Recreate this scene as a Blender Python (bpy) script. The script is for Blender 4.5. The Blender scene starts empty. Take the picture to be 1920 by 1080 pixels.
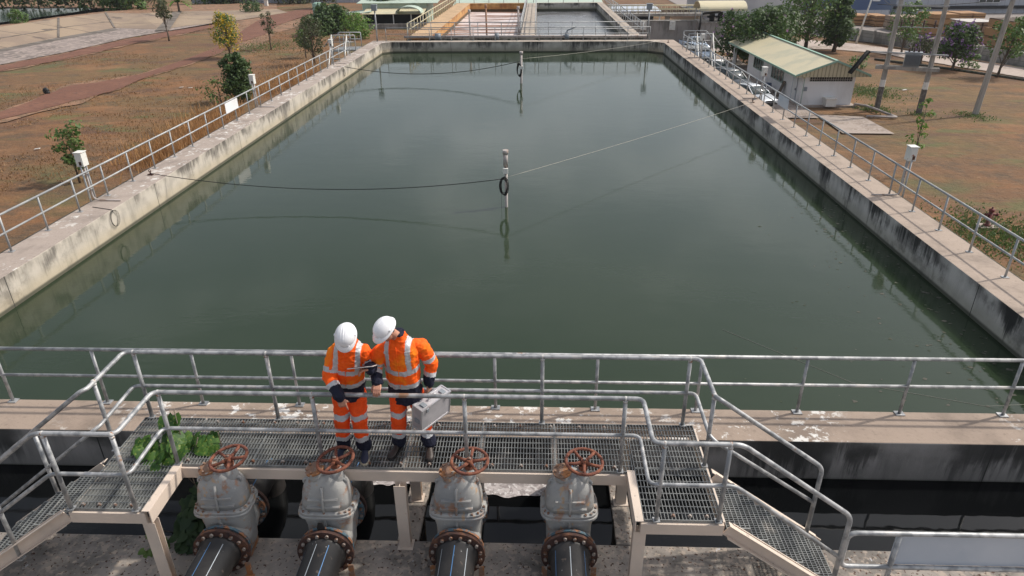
import bpy, math, random
from mathutils import Vector, Matrix, Quaternion, noise as mnoise
R = math.radians
scene = bpy.context.scene
COL = scene.collection
# ------------------------------------------------------------ camera
H = 5.2
PITCH, YAW, ROLL = R(26.57), R(2.2), R(0.5)
fwd = Vector((-math.sin(YAW)*math.cos(PITCH), math.cos(YAW)*math.cos(PITCH), -math.sin(PITCH)))
r0 = Vector((math.cos(YAW), math.sin(YAW), 0)); u0 = r0.cross(fwd)
rgt = r0*math.cos(ROLL) - u0*math.sin(ROLL); upv = u0*math.cos(ROLL) + r0*math.sin(ROLL)
cam_d = bpy.data.cameras.new('camera'); cam = bpy.data.objects.new('camera', cam_d); COL.objects.link(cam)
cam.matrix_world = Matrix(((rgt.x, upv.x, -fwd.x, 0), (rgt.y, upv.y, -fwd.y, 0), (rgt.z, upv.z, -fwd.z, H), (0, 0, 0, 1)))
cam_d.sensor_width = 36.0; cam_d.lens = 24.0; cam_d.clip_start = 0.1; cam_d.clip_end = 3000
scene.camera = cam
# ------------------------------------------------------------ sky, sun, exposure
SUN_EL, SUN_AZ = R(48), R(20)          # azimuth: counter-clockwise from +X
world = bpy.data.worlds.new('World'); scene.world = world; world.use_nodes = True
wn = world.node_tree; wn.nodes.clear()
sky = wn.nodes.new('ShaderNodeTexSky'); sky.sky_type = 'NISHITA'; sky.sun_disc = False
sky.sun_elevation = SUN_EL; sky.sun_rotation = R(90) - SUN_AZ
sky.air_density = 1.0; sky.dust_density = 3.0; sky.ozone_density = 1.0
bg = wn.nodes.new('ShaderNodeBackground'); bg.inputs['Strength'].default_value = 0.13
hs = wn.nodes.new('ShaderNodeHueSaturation'); hs.inputs['Saturation'].default_value = 0.5
tc = wn.nodes.new('ShaderNodeTexCoord'); cn = wn.nodes.new('ShaderNodeTexNoise')
cn.inputs['Scale'].default_value = 2.3; cn.inputs['Detail'].default_value = 7; cn.inputs['Roughness'].default_value = 0.6
cmp_ = wn.nodes.new('ShaderNodeMapping'); cmp_.inputs['Scale'].default_value = (1, 1, 2.6)
cr = wn.nodes.new('ShaderNodeMapRange'); cr.interpolation_type = 'SMOOTHSTEP'
cr.inputs[1].default_value = 0.5; cr.inputs[2].default_value = 0.68; cr.inputs[3].default_value = 0.0; cr.inputs[4].default_value = 0.45
mxw = wn.nodes.new('ShaderNodeMix'); mxw.data_type = 'RGBA'; mxw.inputs[7].default_value = (8.5, 8.6, 8.8, 1)
ow = wn.nodes.new('ShaderNodeOutputWorld')
L = wn.links.new
L(sky.outputs[0], hs.inputs['Color']); L(tc.outputs['Generated'], cmp_.inputs[0]); L(cmp_.outputs[0], cn.inputs[0])
L(cn.outputs[0], cr.inputs[0]); L(cr.outputs[0], mxw.inputs[0]); L(hs.outputs[0], mxw.inputs[6]); L(mxw.outputs[2], bg.inputs[0]); L(bg.outputs[0], ow.inputs[0])
sun_d = bpy.data.lights.new('sun', 'SUN'); sun_d.energy = 2.9; sun_d.angle = R(2.0); sun_d.color = (1.0, 0.93, 0.83)
sun = bpy.data.objects.new('sun', sun_d); COL.objects.link(sun)
sdir = Vector((math.cos(SUN_EL)*math.cos(SUN_AZ), math.cos(SUN_EL)*math.sin(SUN_AZ), math.sin(SUN_EL)))
sun.rotation_euler = sdir.to_track_quat('Z', 'Y').to_euler()
scene.view_settings.view_transform = 'Standard'; scene.view_settings.look = 'None'
scene.view_settings.exposure = 0.22; scene.view_settings.gamma = 1.0
scene.cycles.use_denoising = True
scene.cycles.max_bounces = 6; scene.cycles.transparent_max_bounces = 8

rnd = random.Random(7)
# ------------------------------------------------------------ levels of the place (metres)
ZW, ZT, ZC, ZS, ZG = -0.55, -1.24, -1.17, -1.12, -6.0   # wall top, tank water, channel water, slab, ground
def ray(px, py): return fwd*1280.0 + rgt*(px-960) - upv*(py-540)
def gp(px, py, z=ZG):
    d = ray(px, py); return Vector((0, 0, H)) + d*((z-H)/d.z)
def yp(px, py, y):
    d = ray(px, py); return Vector((0, 0, H)) + d*(y/d.y)
# ------------------------------------------------------------ mesh helpers
def fillet(pts, r, n=5, closed=False):
    pts = [Vector(p) for p in pts]; out = []
    N = len(pts)
    for i, p in enumerate(pts):
        if not closed and i in (0, N-1): out.append(p); continue
        a, b = pts[i-1], pts[(i+1) % N]
        da, db = (a-p), (b-p); la, lb = da.length, db.length
        if la < 1e-6 or lb < 1e-6 or abs(da.normalized().dot(db.normalized())) > .999: out.append(p); continue
        rr = min(r, la*.45, lb*.45); s = p+da.normalized()*rr; e = p+db.normalized()*rr
        for k in range(n+1):
            t = k/n; out.append(s*(1-t)**2 + p*2*t*(1-t) + e*t*t)
    return out
class MB:
    def __init__(s): s.v = []; s.f = []; s.sm = []; s.mi = []; s.cur = 0
    def add(s, vs, fs, smooth=False):
        o = len(s.v); s.v += [tuple(v) for v in vs]
        for f in fs: s.f.append(tuple(i+o for i in f)); s.sm.append(smooth); s.mi.append(s.cur)
        return s
    def box(s, x0, x1, y0, y1, z0, z1, M=None):
        vs = [Vector((x, y, z)) for z in (z0, z1) for y in (y0, y1) for x in (x0, x1)]
        if M is not None: vs = [M@v for v in vs]
        return s.add(vs, [(0,2,3,1),(4,5,7,6),(0,1,5,4),(2,6,7,3),(0,4,6,2),(1,3,7,5)])
    def cbox(s, c, sx, sy, sz, rz=0, M=None):
        T = Matrix.Translation(Vector(c)) @ Matrix.Rotation(rz, 4, 'Z')
        if M is not None: T = T@M
        return s.box(-sx/2, sx/2, -sy/2, sy/2, -sz/2, sz/2, T)
    def bar(s, a, b, w, h, up=(0,0,1)):
        a, b = Vector(a), Vector(b); d = (b-a).normalized(); u = Vector(up)
        x = d.cross(u)
        if x.length < 1e-4: x = d.cross(Vector((1,0,0)))
        x.normalize(); u = x.cross(d).normalized()
        vs = [p + x*w/2*i + u*h/2*j for p in (a, b) for i, j in ((-1,-1),(1,-1),(1,1),(-1,1))]
        return s.add(vs, [(3,2,1,0),(4,5,6,7),(0,1,5,4),(1,2,6,5),(2,3,7,6),(3,0,4,7)])
    def tube(s, pts, r, seg=8, closed=False, caps=True):
        pts = [Vector(p) for p in pts]; n = len(pts)
        rs = r if isinstance(r, (list, tuple)) else [r]*n
        tan = []
        for i in range(n):
            if closed: t = pts[(i+1) % n]-pts[i-1]
            else: t = pts[min(i+1, n-1)]-pts[max(i-1, 0)]
            tan.append(t.normalized() if t.length > 1e-9 else Vector((0,0,1)))
        ref = Vector((0,0,1)) if abs(tan[0].z) < .9 else Vector((1,0,0))
        nrm = (ref - tan[0]*ref.dot(tan[0])).normalized(); vs = []
        for i in range(n):
            nrm = nrm - tan[i]*nrm.dot(tan[i])
            nrm = nrm.normalized() if nrm.length > 1e-6 else tan[i].orthogonal().normalized()
            bn = tan[i].cross(nrm)
            for k in range(seg):
                a = 2*math.pi*k/seg; vs.append(pts[i] + (nrm*math.cos(a)+bn*math.sin(a))*rs[i])
        fs = []
        for i in range(n if closed else n-1):
            j = (i+1) % n
            for k in range(seg): fs.append((i*seg+k, i*seg+(k+1)%seg, j*seg+(k+1)%seg, j*seg+k))
        s.add(vs, fs, True)
        if caps and not closed:
            o = len(s.v)-len(vs)
            s.f.append(tuple(o+k for k in reversed(range(seg)))); s.sm.append(False); s.mi.append(s.cur)
            s.f.append(tuple(o+(n-1)*seg+k for k in range(seg))); s.sm.append(False); s.mi.append(s.cur)
        return s
    def cyl(s, a, b, r, seg=16, r2=None): return s.tube([a, b], [r, r if r2 is None else r2], seg)
    def torus(s, c, R_, r, axis=(0,0,1), seg=32, ms=8):
        q = Vector((0,0,1)).rotation_difference(Vector(axis).normalized())
        pts = [Vector(c)+q@Vector((R_*math.cos(2*math.pi*k/seg), R_*math.sin(2*math.pi*k/seg), 0)) for k in range(seg)]
        return s.tube(pts, r, ms, closed=True)
    def prism(s, poly, z0, z1):
        n = len(poly); vs = [(p[0], p[1], z0) for p in poly]+[(p[0], p[1], z1) for p in poly]
        return s.add(vs, [tuple(reversed(range(n))), tuple(range(n, 2*n))]+[(i, (i+1)%n, n+(i+1)%n, n+i) for i in range(n)])
    def loft(s, rings, smooth=True, caps=True):
        n = len(rings[0]); vs = [v for r_ in rings for v in r_]; m_ = len(rings)
        s.add(vs, [(i*n+k, i*n+(k+1)%n, (i+1)*n+(k+1)%n, (i+1)*n+k) for i in range(m_-1) for k in range(n)], smooth)
        if caps:
            o = len(s.v)-len(vs)
            s.f.append(tuple(o+k for k in reversed(range(n)))); s.sm.append(False); s.mi.append(s.cur)
            s.f.append(tuple(o+(m_-1)*n+k for k in range(n))); s.sm.append(False); s.mi.append(s.cur)
        return s
    def ell(s, c, rx, ry, rz, seg=14, rg=8, M=None):
        rings = []
        for i in range(rg+1):
            t = -math.pi/2+math.pi*i/rg; cz = math.sin(t); cr_ = max(math.cos(t), .02)
            ring = [Vector((rx*cr_*math.cos(2*math.pi*k/seg), ry*cr_*math.sin(2*math.pi*k/seg), rz*cz)) for k in range(seg)]
            rings.append([(M@v if M is not None else v)+Vector(c) for v in ring])
        return s.loft(rings)
    def build(s, name, mats, parent=None, bev=0, world=True, flat=False):
        off = Vector((0,0,0)); p = parent
        while p is not None: off = off+Vector(p.location); p = p.parent
        if not world: off = Vector((0,0,0))
        me = bpy.data.meshes.new(name)
        me.from_pydata([(v[0]-off.x, v[1]-off.y, v[2]-off.z) for v in s.v], [], s.f); 
        if not isinstance(mats, (list, tuple)): mats = [mats]
        for m_ in mats: me.materials.append(m_)
        me.polygons.foreach_set('use_smooth', [False]*len(s.f) if flat else s.sm)
        me.polygons.foreach_set('material_index', s.mi); me.update()
        o = bpy.data.objects.new(name, me); COL.objects.link(o); o.parent = parent
        if bev:
            b = o.modifiers.new('bevel', 'BEVEL'); b.width = bev; b.segments = 2; b.limit_method = 'ANGLE'
        return o
def tag(o, label=None, cat=None, group=None, kind=None):
    if label: o['label'] = label
    if cat: o['category'] = cat
    if group: o['group'] = group
    if kind: o['kind'] = kind
    return o
def thing(name, loc, label, cat, group=None, rz=0):
    o = bpy.data.objects.new(name, None); o.location = loc; o.rotation_euler = (0, 0, rz); o.empty_display_size = .3
    COL.objects.link(o); return tag(o, label, cat, group)
KIDS = {}
def copy_tree(o, parent=None):
    c = o.copy(); COL.objects.link(c); c.parent = parent
    for ch in [k for k in bpy.data.objects if k.parent == o]: copy_tree(ch, c)
    return c
# ------------------------------------------------------------ materials
def mat(name, base, rough=.8, metal=0, layers=(), bump=None, spec=.5, bump2=None, coord='pos', rvar=0, alpha=None, trans=0, coat=0, sheen=0):
    m = bpy.data.materials.new(name); m.use_nodes = True; nt = m.node_tree; N = nt.nodes; Lk = nt.links.new
    b = N['Principled BSDF']; b.inputs['Roughness'].default_value = rough; b.inputs['Metallic'].default_value = metal
    b.inputs['Specular IOR Level'].default_value = spec
    if coat: b.inputs['Coat Weight'].default_value = coat
    if trans: b.inputs['Subsurface Weight'].default_value = 0
    if coord == 'pos': P = N.new('ShaderNodeNewGeometry').outputs['Position']
    else: P = N.new('ShaderNodeTexCoord').outputs['Object']
    geo = N.new('ShaderNodeNewGeometry'); sep = N.new('ShaderNodeSeparateXYZ'); Lk(P, sep.inputs[0])
    sn = N.new('ShaderNodeSeparateXYZ'); Lk(geo.outputs['True Normal'], sn.inputs[0])
    def math_(op, a, b_=None, c=None):
        n = N.new('ShaderNodeMath'); n.operation = op
        for i, v in enumerate((a, b_, c)):
            if v is None: continue
            if hasattr(v, 'links'): Lk(v, n.inputs[i])
            else: n.inputs[i].default_value = v
        return n.outputs[0]
    def rmp(v, a, b_, c=0, d=1):
        n = N.new('ShaderNodeMapRange'); n.interpolation_type = 'SMOOTHSTEP'; Lk(v, n.inputs[0])
        for i, x in enumerate((a, b_, c, d)): n.inputs[i+1].default_value = x
        return n.outputs[0]
    def nz(sc, det=4, st=(1,1,1), ro=.55, dist=0):
        mp = N.new('ShaderNodeMapping'); mp.inputs['Scale'].default_value = st; Lk(P, mp.inputs[0])
        n = N.new('ShaderNodeTexNoise'); n.inputs['Scale'].default_value = sc; n.inputs['Detail'].default_value = det
        n.inputs['Roughness'].default_value = ro; n.inputs['Distortion'].default_value = dist; Lk(mp.outputs[0], n.inputs[0]); return n.outputs[0]
    color = None
    rgb = N.new('ShaderNodeRGB'); rgb.outputs[0].default_value = (*base, 1); color = rgb.outputs[0]
    for l in layers:
        if 'joint' in l:   # thin line every l['joint'] metres along axis
            ax, ln, w = l['joint']; v = math_('MULTIPLY', sep.outputs[ax], 1.0/ln); v = math_('FRACT', v)
            fac = math_('LESS_THAN', v, w/ln)
        else:
            v = nz(l.get('sc', 1), l.get('det', 4), l.get('st', (1,1,1)), l.get('ro', .55), l.get('dist', 0))
            if 'zb' in l:     # bias noise by height: (z0, z1, amount at z1)
                z0, z1, am = l['zb']; v = math_('ADD', v, rmp(sep.outputs[2], z0, z1, 0, am))
            fac = rmp(v, l.get('lo', .45), l.get('hi', .6))
        if 'mod' in l: fac = math_('MULTIPLY', fac, rmp(nz(l['mod'][0], 3), l['mod'][1], l['mod'][2]))
        if l.get('side') == 'up': fac = math_('MULTIPLY', fac, math_('GREATER_THAN', sn.outputs[2], .5))
        if l.get('side') == 'wall': fac = math_('MULTIPLY', fac, math_('LESS_THAN', sn.outputs[2], .5))
        if 'zr' in l: z0, z1 = l['zr']; fac = math_('MULTIPLY', fac, rmp(sep.outputs[2], z0, z1))
        if 'amt' in l: fac = math_('MULTIPLY', fac, l['amt'])
        mx = N.new('ShaderNodeMix'); mx.data_type = 'RGBA'; Lk(fac, mx.inputs[0]); Lk(color, mx.inputs[6]); mx.inputs[7].default_value = (*l['col'], 1)
        color = mx.outputs[2]
    Lk(color, b.inputs['Base Color'])
    if rvar: Lk(rmp(nz(6, 5), .3, .7, max(rough-rvar, .02), min(rough+rvar, 1)), b.inputs['Roughness'])
    hgt = None
    for bp in (bump, bump2):
        if not bp: continue
        bn = N.new('ShaderNodeBump'); bn.inputs['Distance'].default_value = bp[1]; bn.inputs['Strength'].default_value = 1
        Lk(nz(bp[0], bp[2] if len(bp) > 2 else 4, bp[3] if len(bp) > 3 else (1,1,1)), bn.inputs['Height'])
        if hgt is not None: Lk(hgt, bn.inputs['Normal'])
        hgt = bn.outputs[0]
    if hgt is not None: Lk(hgt, b.inputs['Normal'])
    m['k'] = 1
    return m
M = {}
def cw(name, base, stain, amt, lo, band, top, drop):
    return mat(name, base, .9, layers=[
        dict(sc=2.2, det=6, col=tuple(c*.8 for c in base), lo=.4, hi=.65),
        dict(sc=.9, det=3, col=band, lo=0, hi=.02, side='wall', zr=(ZW-.25, ZT+.1), amt=.6),
        dict(sc=7, det=7, st=(1, 1, .09), col=stain, lo=lo-.02, hi=lo+.16, side='wall', zb=(ZT+.05, ZW, .22), amt=amt, ro=.7, mod=(.55, .36, .56)),
        dict(sc=1.6, det=6, st=(1, 1, .1), col=tuple(c*.45 for c in base), lo=.5, hi=.7, side='wall', amt=.6, ro=.7),
        dict(sc=3, det=3, col=(.035, .04, .025), lo=0, hi=.02, side='wall', zr=(ZT+.11, ZT+.05), amt=.85),
        dict(joint=(1, 5.9, .02), col=(.03, .03, .028), side='wall'), dict(joint=(0, 5.9, .02), col=(.03, .03, .028), side='wall'),
        dict(sc=.55, det=6, col=stain, lo=.52, hi=.66, side='wall', zb=(ZT, ZW, .1), amt=amt*.6, ro=.7),
        dict(sc=1.5, det=5, col=top, lo=0, hi=.02, side='up'),
        dict(sc=1.1, det=7, col=tuple(c*.55 for c in top), lo=.45, hi=.72, side='up', amt=.8, ro=.65),
        dict(sc=16, det=4, col=tuple(c*.6 for c in top), lo=.55, hi=.75, side='up', amt=.6),
        dict(sc=4.5, det=5, col=(.72, .71, .68), lo=drop-.03, hi=drop+.04, side='up', amt=.85, ro=.7, mod=(.45, .40, .54)),
        ], bump=(60, .004), bump2=(6, .01, 5))
M['wall_left'] = cw('concrete_wall_mild_stain', (.54, .49, .42), (.07, .062, .055), .8, .62, (.46, .38, .25), (.36, .3, .26), .575)  # left wall: warm concrete with milder staining
M['wall_right'] = cw('concrete_wall_heavy_stain', (.52, .50, .47), (.02, .02, .02), .95, .585, (.30, .29, .22), (.38, .305, .25), .72)  # right wall: greyer concrete with heavier black staining
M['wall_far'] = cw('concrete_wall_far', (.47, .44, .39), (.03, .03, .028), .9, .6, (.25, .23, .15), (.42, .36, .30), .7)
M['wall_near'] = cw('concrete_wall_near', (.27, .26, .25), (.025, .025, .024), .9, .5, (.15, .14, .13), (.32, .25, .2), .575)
M['wall_orange'] = cw('concrete_wall_orange', (.55, .32, .12), (.25, .09, .03), .7, .6, (.45, .2, .06), (.5, .34, .2), .7)
M['slab'] = mat('concrete_slab', (.30, .265, .235), .9, layers=[dict(sc=1.3, det=7, col=(.13, .118, .105), lo=.4, hi=.66, ro=.7),
    dict(sc=14, det=5, col=(.40, .33, .27), lo=.52, hi=.62, amt=.7), dict(sc=24, det=3, col=(.06, .026, .014), lo=.62, hi=.65, ro=.5),
    dict(sc=9, det=5, col=(.55, .56, .6), lo=.66, hi=.70, ro=.7, amt=.85)], bump=(45, .004), bump2=(8, .008))
M['galv'] = mat('galvanized_steel', (.44, .445, .45), .48, .35, layers=[dict(sc=9, det=5, col=(.24, .25, .26), lo=.4, hi=.6), dict(sc=3.1, det=6, col=(.52, .5, .48), lo=.56, hi=.66, amt=.8), dict(sc=2.3, det=4, col=(.33, .16, .07), lo=.69, hi=.72, amt=.8)], bump=(30, .001))
M['galv_far'] = mat('galvanized_rail_grey', (.42, .43, .43), .55, .2, layers=[dict(sc=2, det=4, col=(.3, .31, .32), lo=.4, hi=.6)])
M['yellowrail'] = mat('rail_cream_paint', (.5, .45, .3), .6)
M['grating'] = mat('grating_steel', (.27, .28, .275), .5, .3, layers=[dict(sc=4, det=6, col=(.16, .17, .175), lo=.42, hi=.6), dict(sc=2.2, det=5, col=(.45, .43, .4), lo=.6, hi=.72)])
M['cream'] = mat('cream_painted_steel', (.66, .55, .46), .55, 0, layers=[dict(sc=1.7, det=6, col=(.55, .47, .40), lo=.4, hi=.7), dict(sc=7, det=7, col=(.42, .2, .09), lo=.66, hi=.71, ro=.7, amt=.8), dict(sc=11, det=6, col=(.3, .27, .24), lo=.64, hi=.72, side='up', amt=.7)], bump=(20, .001))
M['rustwheel'] = mat('rusty_red_iron', (.185, .068, .045), .85, .1, layers=[dict(sc=14, det=6, col=(.27, .10, .055), lo=.45, hi=.62), dict(sc=30, det=4, col=(.1, .035, .025), lo=.55, hi=.66)], bump=(60, .002), coord='obj')
M['rustflange'] = mat('rusty_brown_iron', (.065, .033, .027), .85, .1, layers=[dict(sc=12, det=6, col=(.14, .062, .035), lo=.48, hi=.65), dict(sc=20, det=4, col=(.03, .02, .018), lo=.55, hi=.7)], bump=(50, .003))
M['valve'] = mat('grey_valve_paint', (.36, .355, .34), .6, .05, layers=[dict(sc=3, det=6, col=(.26, .265, .265), lo=.4, hi=.65), dict(sc=6, det=7, col=(.33, .155, .075), lo=.55, hi=.66, ro=.68, amt=.75), dict(sc=11, det=6, st=(1,1,.5), col=(.46, .30, .17), lo=.6, hi=.66, amt=.8), dict(sc=17, det=5, col=(.5, .5, .48), lo=.64, hi=.69, amt=.7)], bump=(40, .002), bump2=(9, .003))
M['blueflange'] = mat('faded_blue_flange', (.07, .13, .17), .7, .1, layers=[dict(sc=12, det=6, col=(.3, .13, .06), lo=.47, hi=.58), dict(sc=20, det=4, col=(.05, .05, .05), lo=.55, hi=.66)])
M['bolt'] = mat('weathered_bolt', (.34, .3, .27), .55, .5, layers=[dict(sc=20, det=4, col=(.2, .1, .06), lo=.45, hi=.6)])
M['pipe'] = mat('black_plastic_pipe', (.016, .015, .015), .5, 0, layers=[dict(sc=2.4, det=6, col=(.036, .032, .03), lo=.45, hi=.65), dict(sc=18, det=5, col=(.45, .44, .42), lo=.715, hi=.73), dict(sc=9, det=6, col=(.12, .09, .07), lo=.64, hi=.7, amt=.7)], bump=(25, .001))
M['stripe_blue'] = mat('blue_pipe_stripe', (.07, .18, .36), .5); M['stripe_white'] = mat('pale_pipe_stripe', (.34, .38, .42), .5)
def water(name, col, rough, b1, b2, col2=None, lo=.5, hi=.7, sc=.15, st=(1,1,1), spec=.5):
    m = mat(name, col, rough, 0, layers=[dict(sc=sc, det=5, st=st, col=col2, lo=lo, hi=hi)] if col2 else [], bump=b1, bump2=b2, spec=spec)
    nt = m.node_tree; b = nt.nodes['Principled BSDF']; b.inputs['IOR'].default_value = 1.33
    g_ = nt.nodes.new('ShaderNodeNewGeometry'); mp = nt.nodes.new('ShaderNodeMapping'); mp.inputs['Scale'].default_value = (1, .5, 1); n_ = nt.nodes.new('ShaderNodeTexNoise'); n_.inputs['Scale'].default_value = .22; n_.inputs['Detail'].default_value = 5; n_.inputs['Distortion'].default_value = 1.2
    r_ = nt.nodes.new('ShaderNodeMapRange'); r_.inputs[1].default_value = .42; r_.inputs[2].default_value = .66; r_.inputs[3].default_value = rough; r_.inputs[4].default_value = rough*2.6
    nt.links.new(g_.outputs['Position'], mp.inputs[0]); nt.links.new(mp.outputs[0], n_.inputs[0]); nt.links.new(n_.outputs[0], r_.inputs[0]); nt.links.new(r_.outputs[0], b.inputs['Roughness'])
    return m
M['water'] = water('green_pond_water', (.024, .038, .021), .03, (.9, .004, 2, (1,1.6,1)), (5, .0014, 3, (1, 2, 1)), (.032, .046, .027), .4, .7, .12)
M['water_dark'] = water('dark_channel_water', (.004, .0045, .005), .03, (2.2, .0022, 2), None)
M['water_orange'] = water('aerated_brown_water', (.24, .14, .10), .35, (2, .05, 4, (.6, 2.5, 1)), None, (.70, .62, .60), .44, .54, .5, (.3, 1.5, 1))
M['water_grey'] = water('grey_settling_water', (.16, .165, .175), .12, (1.3, .006, 3), None, (.19, .19, .2), .4, .7, .4)
M['pondfar'] = water('reservoir_water', (.03, .05, .035), .05, (1, .02, 3), None)
M['foam'] = mat('scum_foam', (.50, .46, .46), .9, layers=[dict(sc=5, det=7, col=(.3, .27, .27), lo=.45, hi=.55, dist=2.5), dict(sc=18, det=5, col=(.62, .6, .6), lo=.55, hi=.6)], bump=(30, .006))
M['ground'] = mat('dry_grass_soil', (.155, .078, .034), .95, layers=[
    dict(sc=.045, det=6, col=(.15, .095, .036), lo=.42, hi=.6, amt=.8), dict(sc=.11, det=7, st=(1,1.6,1), col=(.215, .098, .038), lo=.47, hi=.62, amt=.8),
    dict(sc=.5, det=8, col=(.085, .058, .034), lo=.47, hi=.66, ro=.68, amt=.85), dict(sc=2.5, det=7, st=(.6,1.6,1), col=(.25, .145, .068), lo=.53, hi=.66, ro=.7, amt=.75),
    dict(sc=.07, det=5, st=(1,1.3,1), col=(.085, .10, .035), lo=.58, hi=.70, amt=.75), dict(sc=6, det=6, col=(.085, .055, .03), lo=.56, hi=.72, amt=.6), dict(sc=.16, det=7, st=(1,2.4,1), col=(.26,.135,.06), lo=.55, hi=.68, amt=.6), dict(sc=1.1, det=8, st=(.5,1.6,1), col=(.10,.062,.034), lo=.5, hi=.66, ro=.75, amt=.6), dict(sc=.22, det=7, st=(.8,1.8,1), col=(.095,.11,.035), lo=.57, hi=.68, amt=.7), dict(sc=.09, det=6, st=(1,2.5,1), col=(.10,.05,.032), lo=.56, hi=.68, amt=.7)], bump=(1.5, .12, 6), bump2=(9, .06, 4))
M['path'] = mat('red_laterite_soil', (.155, .066, .040), .95, layers=[dict(sc=.3, det=6, col=(.185, .082, .05), lo=.45, hi=.65), dict(sc=2, det=7, col=(.12, .055, .038), lo=.5, hi=.68)], bump=(2, .08, 5))
M['pathedge'] = mat('pale_orange_soil', (.27, .15, .09), .95, layers=[dict(sc=.8, det=8, col=(.15, .095, .055), lo=.42, hi=.6, ro=.7)], bump=(2, .1, 5))
M['lining'] = mat('reservoir_concrete', (.31, .235, .165), .9, layers=[dict(sc=.12, det=6, st=(1,1,3), col=(.24, .18, .135), lo=.45, hi=.6), dict(sc=.5, det=7, st=(.5,.5,2.5), col=(.13, .1, .08), lo=.62, hi=.68), dict(joint=(1, 9.0, .25), col=(.12, .09, .07))], bump=(2, .05))
M['lining_floor'] = mat('basin_floor_concrete', (.25, .205, .185), .9, layers=[dict(sc=.2, det=7, col=(.17, .14, .125), lo=.45, hi=.6), dict(sc=1.5, det=6, col=(.38, .31, .27), lo=.5, hi=.6)])
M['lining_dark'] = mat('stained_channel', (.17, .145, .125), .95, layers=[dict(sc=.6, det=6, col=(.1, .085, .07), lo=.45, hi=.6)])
M['roadc'] = mat('pale_road', (.40, .33, .29), .9, layers=[dict(sc=.3, det=6, col=(.3, .24, .2), lo=.45, hi=.65), dict(sc=3, det=6, col=(.44, .37, .32), lo=.5, hi=.6)])
M['pad'] = mat('concrete_pad', (.34, .28, .24), .9, layers=[dict(sc=.5, det=7, col=(.24, .19, .155), lo=.42, hi=.62), dict(sc=6, det=5, col=(.38, .32, .28), lo=.5, hi=.6)])
M['yard'] = mat('factory_yard', (.26, .23, .215), .9, layers=[dict(sc=.08, det=6, col=(.2, .17, .15), lo=.45, hi=.65)])
M['white'] = mat('white_wall_paint', (.74, .74, .75), .8, layers=[dict(sc=.8, det=6, st=(1,1,.4), col=(.62, .61, .6), lo=.5, hi=.72)])
M['whitebox'] = mat('white_enamel_metal', (.72, .71, .67), .5, layers=[dict(sc=7, det=5, col=(.3, .09, .03), lo=.63, hi=.68)])
M['panel'] = mat('pale_blue_grey_sheet', (.48, .53, .60), .4, .05, layers=[dict(sc=1.2, det=5, col=(.55, .59, .65), lo=.4, hi=.65)])
M['roofcream'] = mat('cream_sheet_roof', (.62, .55, .37), .5, .05, layers=[dict(sc=.5, det=5, col=(.5, .47, .33), lo=.45, hi=.65)])
M['greentrim'] = mat('pale_green_trim', (.27, .42, .34), .6); M['greenroof'] = mat('green_shed_roof', (.42, .50, .42), .6, layers=[dict(sc=.6, det=5, col=(.3, .38, .32), lo=.5, hi=.7)])
M['greywall'] = mat('grey_block', (.3, .29, .27), .9, layers=[dict(sc=1, det=6, st=(1,1,.3), col=(.17, .16, .15), lo=.45, hi=.62), dict(joint=(2, .42, .04), col=(.14, .135, .13))])
M['plainconc'] = mat('plain_weathered_concrete', (.38, .35, .33), .9, layers=[dict(sc=.8, det=7, st=(1,1,.3), col=(.2, .185, .17), lo=.45, hi=.65, ro=.7)])
M['gablecream'] = mat('ribbed_gable_sheet', (.56, .50, .35), .6, layers=[dict(joint=(0, .28, .09), col=(.36, .32, .22))])
M['poledark'] = mat('dark_painted_pole', (.12, .11, .10), .9, layers=[dict(sc=4, det=5, col=(.2, .18, .16), lo=.5, hi=.6)])
M['concpole'] = mat('concrete_pole_grey', (.36, .34, .31), .9, layers=[dict(sc=3, det=5, st=(1,1,.2), col=(.26, .245, .225), lo=.45, hi=.6)])
M['darkconc'] = mat('dark_wet_concrete', (.09, .085, .07), .95, layers=[dict(sc=3, det=6, col=(.035, .045, .025), lo=.45, hi=.6), dict(sc=9, det=5, col=(.16, .14, .12), lo=.6, hi=.7)], bump=(12, .02))
M['dark'] = mat('dark_interior', (.02, .02, .022), .8); M['black'] = mat('black_rubber', (.015, .015, .016), .7)  # near-black parts; on bays, openings and vent it paints in interior shade
M['glass'] = mat('window_glass_dark', (.02, .035, .035), .08, 0, spec=.6); M['greenframe'] = mat('window_frame_green', (.3, .4, .36), .5)
M['whiteframe'] = mat('white_door_frame', (.66, .67, .68), .6)
M['transf'] = mat('transformer_grey', (.25, .28, .31), .5, .2); M['porcelain'] = mat('insulator_brown', (.08, .04, .03), .3)
M['lumber'] = mat('sawn_lumber', (.36, .20, .085), .85, layers=[dict(sc=.6, det=5, col=(.31, .175, .085), lo=.45, hi=.6), dict(sc=7, det=3, st=(.1, .1, 4), col=(.36, .2, .1), lo=.5, hi=.62), dict(joint=(2, .95, .09), col=(.06, .035, .02))])
M['lumber_grey'] = mat('wrapped_lumber', (.34, .25, .18), .85, layers=[dict(sc=.9, det=5, col=(.26, .19, .14), lo=.45, hi=.6), dict(joint=(2, .95, .09), col=(.05, .035, .025))])
M['wrap'] = mat('pale_cover_sheet', (.5, .47, .44), .8)
M['warehouse'] = mat('warehouse_cladding', (.40, .42, .46), .7, layers=[dict(joint=(0, 1.2, .08), col=(.3, .32, .36))])
M['warehouse_white'] = mat('warehouse_white_cladding', (.5, .49, .49), .7, layers=[dict(sc=.15, det=4, col=(.42, .41, .42), lo=.45, hi=.6)])
M['blueroof'] = mat('blue_dome_roof', (.05, .09, .19), .5, layers=[dict(sc=.1, det=4, col=(.11, .15, .22), lo=.45, hi=.6)])
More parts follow.
